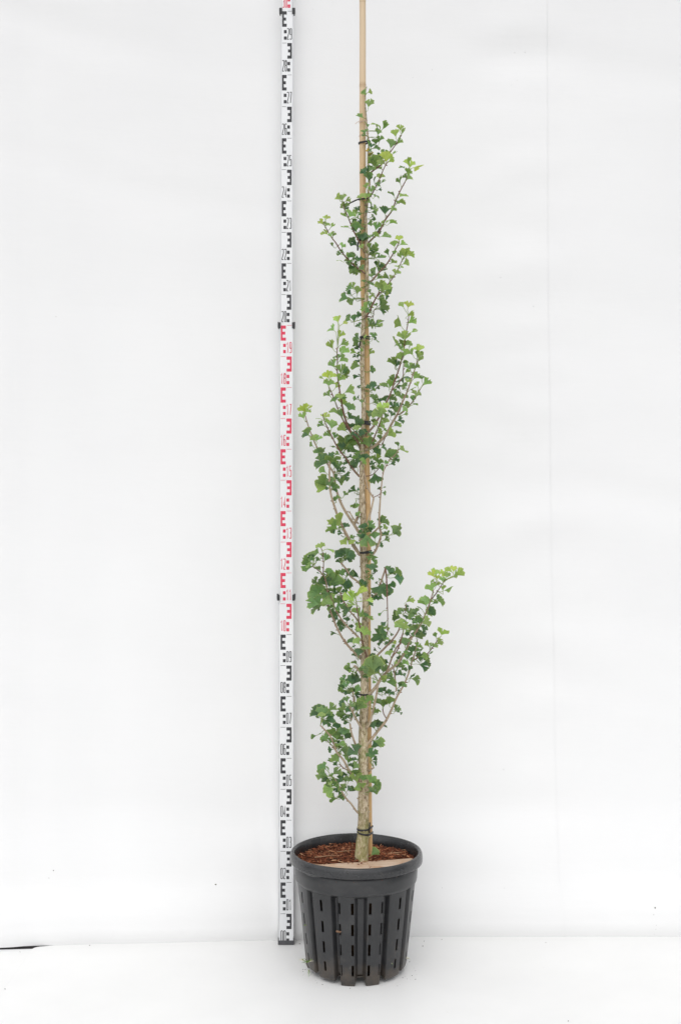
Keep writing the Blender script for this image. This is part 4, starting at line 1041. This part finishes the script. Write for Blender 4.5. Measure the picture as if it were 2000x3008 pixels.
rnd = random.Random(77)
made = []
for k, txt in LEAVES.items():
    for e in txt.replace("\n", ";").split(";"):
        q = e.split()
        if len(q) < 5: continue
        bx, by, tx, ty = (float(a) for a in q[:4])
        tone = q[4]; w = float(q[5]) if len(q) > 5 else 1.0
        bx, by = src(k, bx, by)
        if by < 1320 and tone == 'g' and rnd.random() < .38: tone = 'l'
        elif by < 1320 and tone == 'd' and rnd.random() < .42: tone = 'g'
        tx, ty = src(k, tx, ty)
        Lp = math.hypot(tx - bx, ty - by)
        ux, uy = (tx - bx) / Lp, (ty - by) / Lp
        # the twig point this leaf grows from: close to the base, behind the blade
        ax, ay = bx - ux * min(14, Lp * .6), by - uy * min(14, Lp * .6)
        best = min(range(len(SAMPLES)), key=lambda i: math.hypot(SAMPLES[i][0] - ax, SAMPLES[i][1] - ay) + (7 if i >= NB else 0))
        sx, sy, sd = SAMPLES[best]
        dist = math.hypot(sx - bx, sy - by)
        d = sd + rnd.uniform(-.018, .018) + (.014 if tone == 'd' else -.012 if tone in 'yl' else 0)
        # blades that cross the trunk or the cane hang in front of it
        mx_, my_ = (bx + tx) / 2, (by + ty) / 2
        front = None
        tx_ = trunk_x(my_)
        if tx_ and abs(mx_ - tx_[0]) < tx_[1] / 2 + Lp * .55: front = TD - px2m(tx_[1], TD) / 2
        cx_ = cane_x(my_)
        if cx_ and abs(mx_ - cx_) < 10 + Lp * .55: front = min(front or 9, cane_depth(my_) - .0105)
        if front is not None: d = min(d, front - .010 - rnd.uniform(.0, .03))
        d = min(d, 3.80)
        b3 = P(bx, by, d)
        t3 = P(tx, ty, d)
        a3 = P(sx, sy, sd)
        if (a3 - b3).length > .075:
            a3 = b3 - (t3 - b3).normalized() * .02 + (a3 - b3).normalized() * .045
        L = (t3 - b3).length * (1.05 if by < 1320 else 1.10)
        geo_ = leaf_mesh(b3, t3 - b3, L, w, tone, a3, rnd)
        made.append((Lp * Lp * min(w, 1.5), geo_))
        # clustered shoots carry a second blade behind the first
        if tone in 'dg' and w >= .9 and rnd.random() < .42:
            ang = rnd.choice((-1, 1)) * rnd.uniform(.35, .95)
            u0 = (t3 - b3)
            u1 = Vector((u0.x * math.cos(ang) - u0.z * math.sin(ang), 0, u0.x * math.sin(ang) + u0.z * math.cos(ang)))
            bb = b3.lerp(a3, rnd.uniform(.05, .35)) + Vector((0, rnd.uniform(.006, .014), 0))
            if front is not None: bb.y = min(bb.y, front - .006)
            k2 = rnd.uniform(.7, .95)
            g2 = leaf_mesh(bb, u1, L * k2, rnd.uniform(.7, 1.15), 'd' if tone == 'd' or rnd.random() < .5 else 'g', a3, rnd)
            made.append((Lp * Lp * k2 * k2 * .5, g2))
made.sort(key=lambda q: -q[0])
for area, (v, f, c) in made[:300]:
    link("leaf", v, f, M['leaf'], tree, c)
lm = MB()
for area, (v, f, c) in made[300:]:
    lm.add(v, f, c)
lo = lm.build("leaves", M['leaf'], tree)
lo["kind"] = "stuff"
print("leaves", len(made))

# ------------------------------------------------------------------ ties, strings and small things
def hull_loop(y, grow, tilt=0.0, n=28, zoff=0.0, only_cane=False):
    """closed loop lying tight round trunk and cane at photograph row y"""
    tx_, tw = trunk_x(y)
    ct_ = P(tx_, y, trunk_depth(y)); rt = px2m(tw, TD) / 2
    cc_ = P(cane_x(y), y, cane_depth(y)); rc = px2m(19, 3.71) / 2
    z = CAM_Z - (y - CY) / FPX * TD + zoff
    cand = []
    for a in range(64):
        an = 2 * math.pi * a / 64
        u = Vector((math.cos(an), math.sin(an)))
        t = Vector((ct_.x, ct_.y)) + u * (rt + grow); c_ = Vector((cc_.x, cc_.y)) + u * (rc + grow)
        if only_cane: cand.append(c_)
        else: cand.append(t if t.dot(u) > c_.dot(u) else c_)
    m = sum((q.x for q in cand)) / 64
    return [Vector((q.x, q.y, z + tilt * (q.x - m))) for q in cand]

def tie(y, r, label, wraps=((0, 0),), tail=None, grow=None, kind='tie', name="plant_tie", material='tie', group="black ties holding the tree to the cane"):
    mbx = MB()
    for tilt, zo in wraps:
        lp = hull_loop(y, grow if grow is not None else r * .6, tilt, zoff=zo)
        v, f = tube(lp, [r] * len(lp), 8, closed=True)
        mbx.add(v, f)
    if tail:
        k = [P(*q) for q in tail]
        ks, kr = catmull(k, [(r,)] * len(k), .006)
        v, f = tube(ks, [q[0] for q in kr], 8)
        mbx.add(v, f)
    o = mbx.build(name, M[material])
    tag(o, label, kind, group)
    return o

tie(417, .0024, "thick black ring tie round the cane below two beige strings, highest black tie", ((.02, 0), (-.02, .0012)))
tie(584, .0022, "black tie with a straight tail sticking out left among upper leaves", ((-.1, 0),), tail=[(1072, 583, 3.683), (1054, 585, 3.690), (1035, 593, 3.685), (1019, 601, 3.680)])
tie(700, .0024, "black tie with a knot on the right of the thin upper trunk", ((.25, 0), (.1, .004)), tail=[(1058, 700, 3.69), (1052, 712, 3.688), (1050.5, 722, 3.686), (1050.5, 736, 3.686)])
tie(991, .0024, "dark doubled tie amid dense leaves just under the red mark of the staff", ((.12, .0025), (-.02, -.0022)), tail=[(1060, 993, 3.685), (1057, 1008, 3.68), (1054, 1022, 3.68)])
tie(1241, .0025, "wide black doubled tie at the dense middle cluster of leaves", ((.05, .003), (.0, -.0008), (-.06, -.0045)), tail=[(1063, 1240, 3.69), (1058, 1238, 3.688), (1055, 1241, 3.688)])
tie(1622, .0023, "dark tie round trunk and cane where two bare branches fork off", ((.16, .001), (.02, -.002)))
tie(2040, .0023, "dark tie low on the trunk above the thick right-hand fork", ((.0, .001), (-.1, -.001)))
tie(2440, .0019, "thin black cord wound twice round the trunk just above the pot rim", ((.03, .0065), (.05, .0045), (-.16, -.0075), (-.20, -.0095)), tail=[(1085, 2446, 3.682), (1085.5, 2430, 3.680), (1086.5, 2416, 3.682)])
tie(355.5, .00085, "upper beige string with loose ends tied round the cane near the tree tip", ((.05, 0), (-.03, .0008)), tail=[(1074, 357, 3.690), (1056, 355.5, 3.692), (1047, 361, 3.69), (1043, 364, 3.69)],
    kind="string", name="string", material='string', group="beige strings round the cane")
tie(394, .00085, "lower beige string slanting round the cane above the black ring tie", ((.16, 0), (.05, .0006)), kind="string", name="string", material='string', group="beige strings round the cane")

# a fallen leaf on the mulch beside the cane
rnd = random.Random(5)
b3 = P(1090, 2512, 3.665); t3 = P(1103, 2495, 3.668)
v, f, c = leaf_mesh(b3, t3 - b3, .021, 1.1, 'g', b3 - Vector((.01, -.004, .006)), rnd)
tag(link("fallen_leaf", v, f, M['leaf'], None, c), "single green fan leaf on the mulch right of the cane base", "leaf")

# bark scrap caught in the pot side
rnd = random.Random(8)
sc = MB()
p = P(996, 2737, 3.527)
vv, ff = [], []
for i in range(9):
    a = 2 * math.pi * i / 9
    r = rnd.uniform(.004, .0105)
    vv.append(p + Vector((math.cos(a) * r * 1.25, rnd.uniform(-.004, .002), math.sin(a) * r * .62)))
vv.append(p + Vector((0, -.006, .001))); vv.append(p + Vector((0, .004, 0)))
for i in range(9):
    ff.append((i, (i + 1) % 9, 9)); ff.append(((i + 1) % 9, i, 10))
sc.add(vv, ff, (0.20, 0.12, 0.075))
tag(sc.build("bark_scrap", M['mulch'], smooth=False), "brown scrap of bark stuck on the pot front between ribs", "bark")

# grass seedlings sprouting out of slots
def tuft(x, y, d, n, h, label, spread=1.0, pale=.2, seed=0, lean=(0, 0)):
    r_ = random.Random(seed)
    g = MB()
    o = P(x, y, d)
    for _ in range(n):
        a = r_.uniform(-1.2, 1.2) * spread
        L = h * r_.uniform(.5, 1.15)
        dirn = Vector((math.sin(a) + lean[0], -.35 + r_.uniform(-.3, .3), math.cos(a) + lean[1])).normalized()
        pts = []
        for k in range(5):
            t = k / 4
            pts.append(o + dirn * L * t + Vector((0, 0, -.35 * L * t * t)) + Vector((r_.uniform(-1, 1), 0, 0)) * .0008)
        wd = r_.uniform(.0005, .0011)
        v, f = tube(pts, [wd, wd, wd * .85, wd * .6, wd * .2], 4)
        g.add(v, f, (.62, .60, .48) if r_.random() < pale else (.13 * r_.uniform(.7, 1.4), .21 * r_.uniform(.7, 1.3), .045))
    tag(g.build("grass_seedling", M['grass']), label, "grass seedling", "grass seedlings growing out of the pot slots")
tuft(905, 2827, 3.598, 16, .024, "bushiest green grass tuft in the lowest slot on the pot's left", 1.1, .08, 1)
tuft(906, 2848, 3.592, 6, .014, "small grass sprig hanging below the bushy tuft on the left", .9, .2, 2, (0, -1.6))
tuft(893, 2822, 3.60, 12, .021, "thin whitish grass wisps sticking out of the pot's left edge", 1.2, .75, 3, (-.9, 0))
tuft(897, 2718, 3.585, 7, .009, "tiny bright green sprout in an upper slot at the pot's left", 1.2, .0, 4)
tuft(1150, 2834, 3.578, 7, .015, "sparse grass wisps over the lowest slot right of the front ribs", 1.0, .3, 5, (-.2, 0))
tuft(1193, 2816, 3.64, 6, .014, "few pale grass wisps at the pot's right edge", 1.1, .8, 6, (.7, 0))

# soil crumbs on the floor and specks on the backdrop
r_ = random.Random(3)
def crumb(mbx, p, s, flat=(1, 1, .6)):
    v = []
    for d in ((1, 0, 0), (0, 1, 0), (-1, 0, 0), (0, -1, 0), (0, 0, 1), (0, 0, -1)):
        v.append(p + Vector((d[0] * s * flat[0], d[1] * s * flat[1], d[2] * s * flat[2])) * r_.uniform(.6, 1.2))
    f = [(0, 1, 4), (1, 2, 4), (2, 3, 4), (3, 0, 4), (1, 0, 5), (2, 1, 5), (3, 2, 5), (0, 3, 5)]
    t = r_.uniform(.5, 1.6)
    mbx.add(v, f, (.05 * t, .034 * t, .022 * t))
cr_ = MB()
for _ in range(48):
    a = r_.uniform(0, 6.283); q = .15 + abs(r_.gauss(0, .022))
    s = r_.choice((.0007, .001, .0014, .002))
    crumb(cr_, Vector((PC.x + q * math.cos(a), PC.y + q * math.sin(a), s * .5)), s)
for x, y in ((60, 2797), (264, 2778), (1602, 2769), (1668, 3000), (948, 2790), (880, 2773), (1008, 2860), (16, 2906), (200, 2775), (1245, 2765), (1241, 2780), (1297, 2760)):
    d = FPX * CAM_Z / (y - CY)
    s = r_.uniform(.0012, .0022)
    crumb(cr_, Vector(((x - CX) / FPX * d, d, s * .5)), s, (1.6, 1, .6))
tag(cr_.build("soil_crumbs", M['soil'], smooth=False), "dark soil crumbs scattered on the white floor around the pot", "crumbs", kind="stuff")
# crumbs sticking to the pot's side
ws = MB()
for x, y, s in ((158, 2557, .0024), (634, 2598, .0034), (1923, 2667, .0032), (1478, 2261, .0014), (1298, 2608, .001), (1481, 2609, .0012), (145, 2579, .0014), (1919, 2687, .001), (1926, 2718, .0012), (1920, 2744, .001),
                (1925, 2730, .001), (1921, 2753, .0012), (1511, 155, .0012), (1500, 250, .0009), (1518, 236, .0009), (1541, 153, .0012), (1212, 228, .001), (1269, 205, .0009), (1310, 330, .0009), (1470, 815, .0012), (1566, 900, .0012), (85, 2750, .001)):
    d = 3.95
    for _ in range(4):
        q = P(x, y, d); d = wall_y(q.x, q.z)
    q = P(x, y, d - .0008)
    crumb(ws, q, s, (1, .35, 1))
tag(ws.build("dirt_specks", M['soil'], smooth=False), "tiny dark dirt specks stuck to the white backdrop", "specks", kind="stuff")
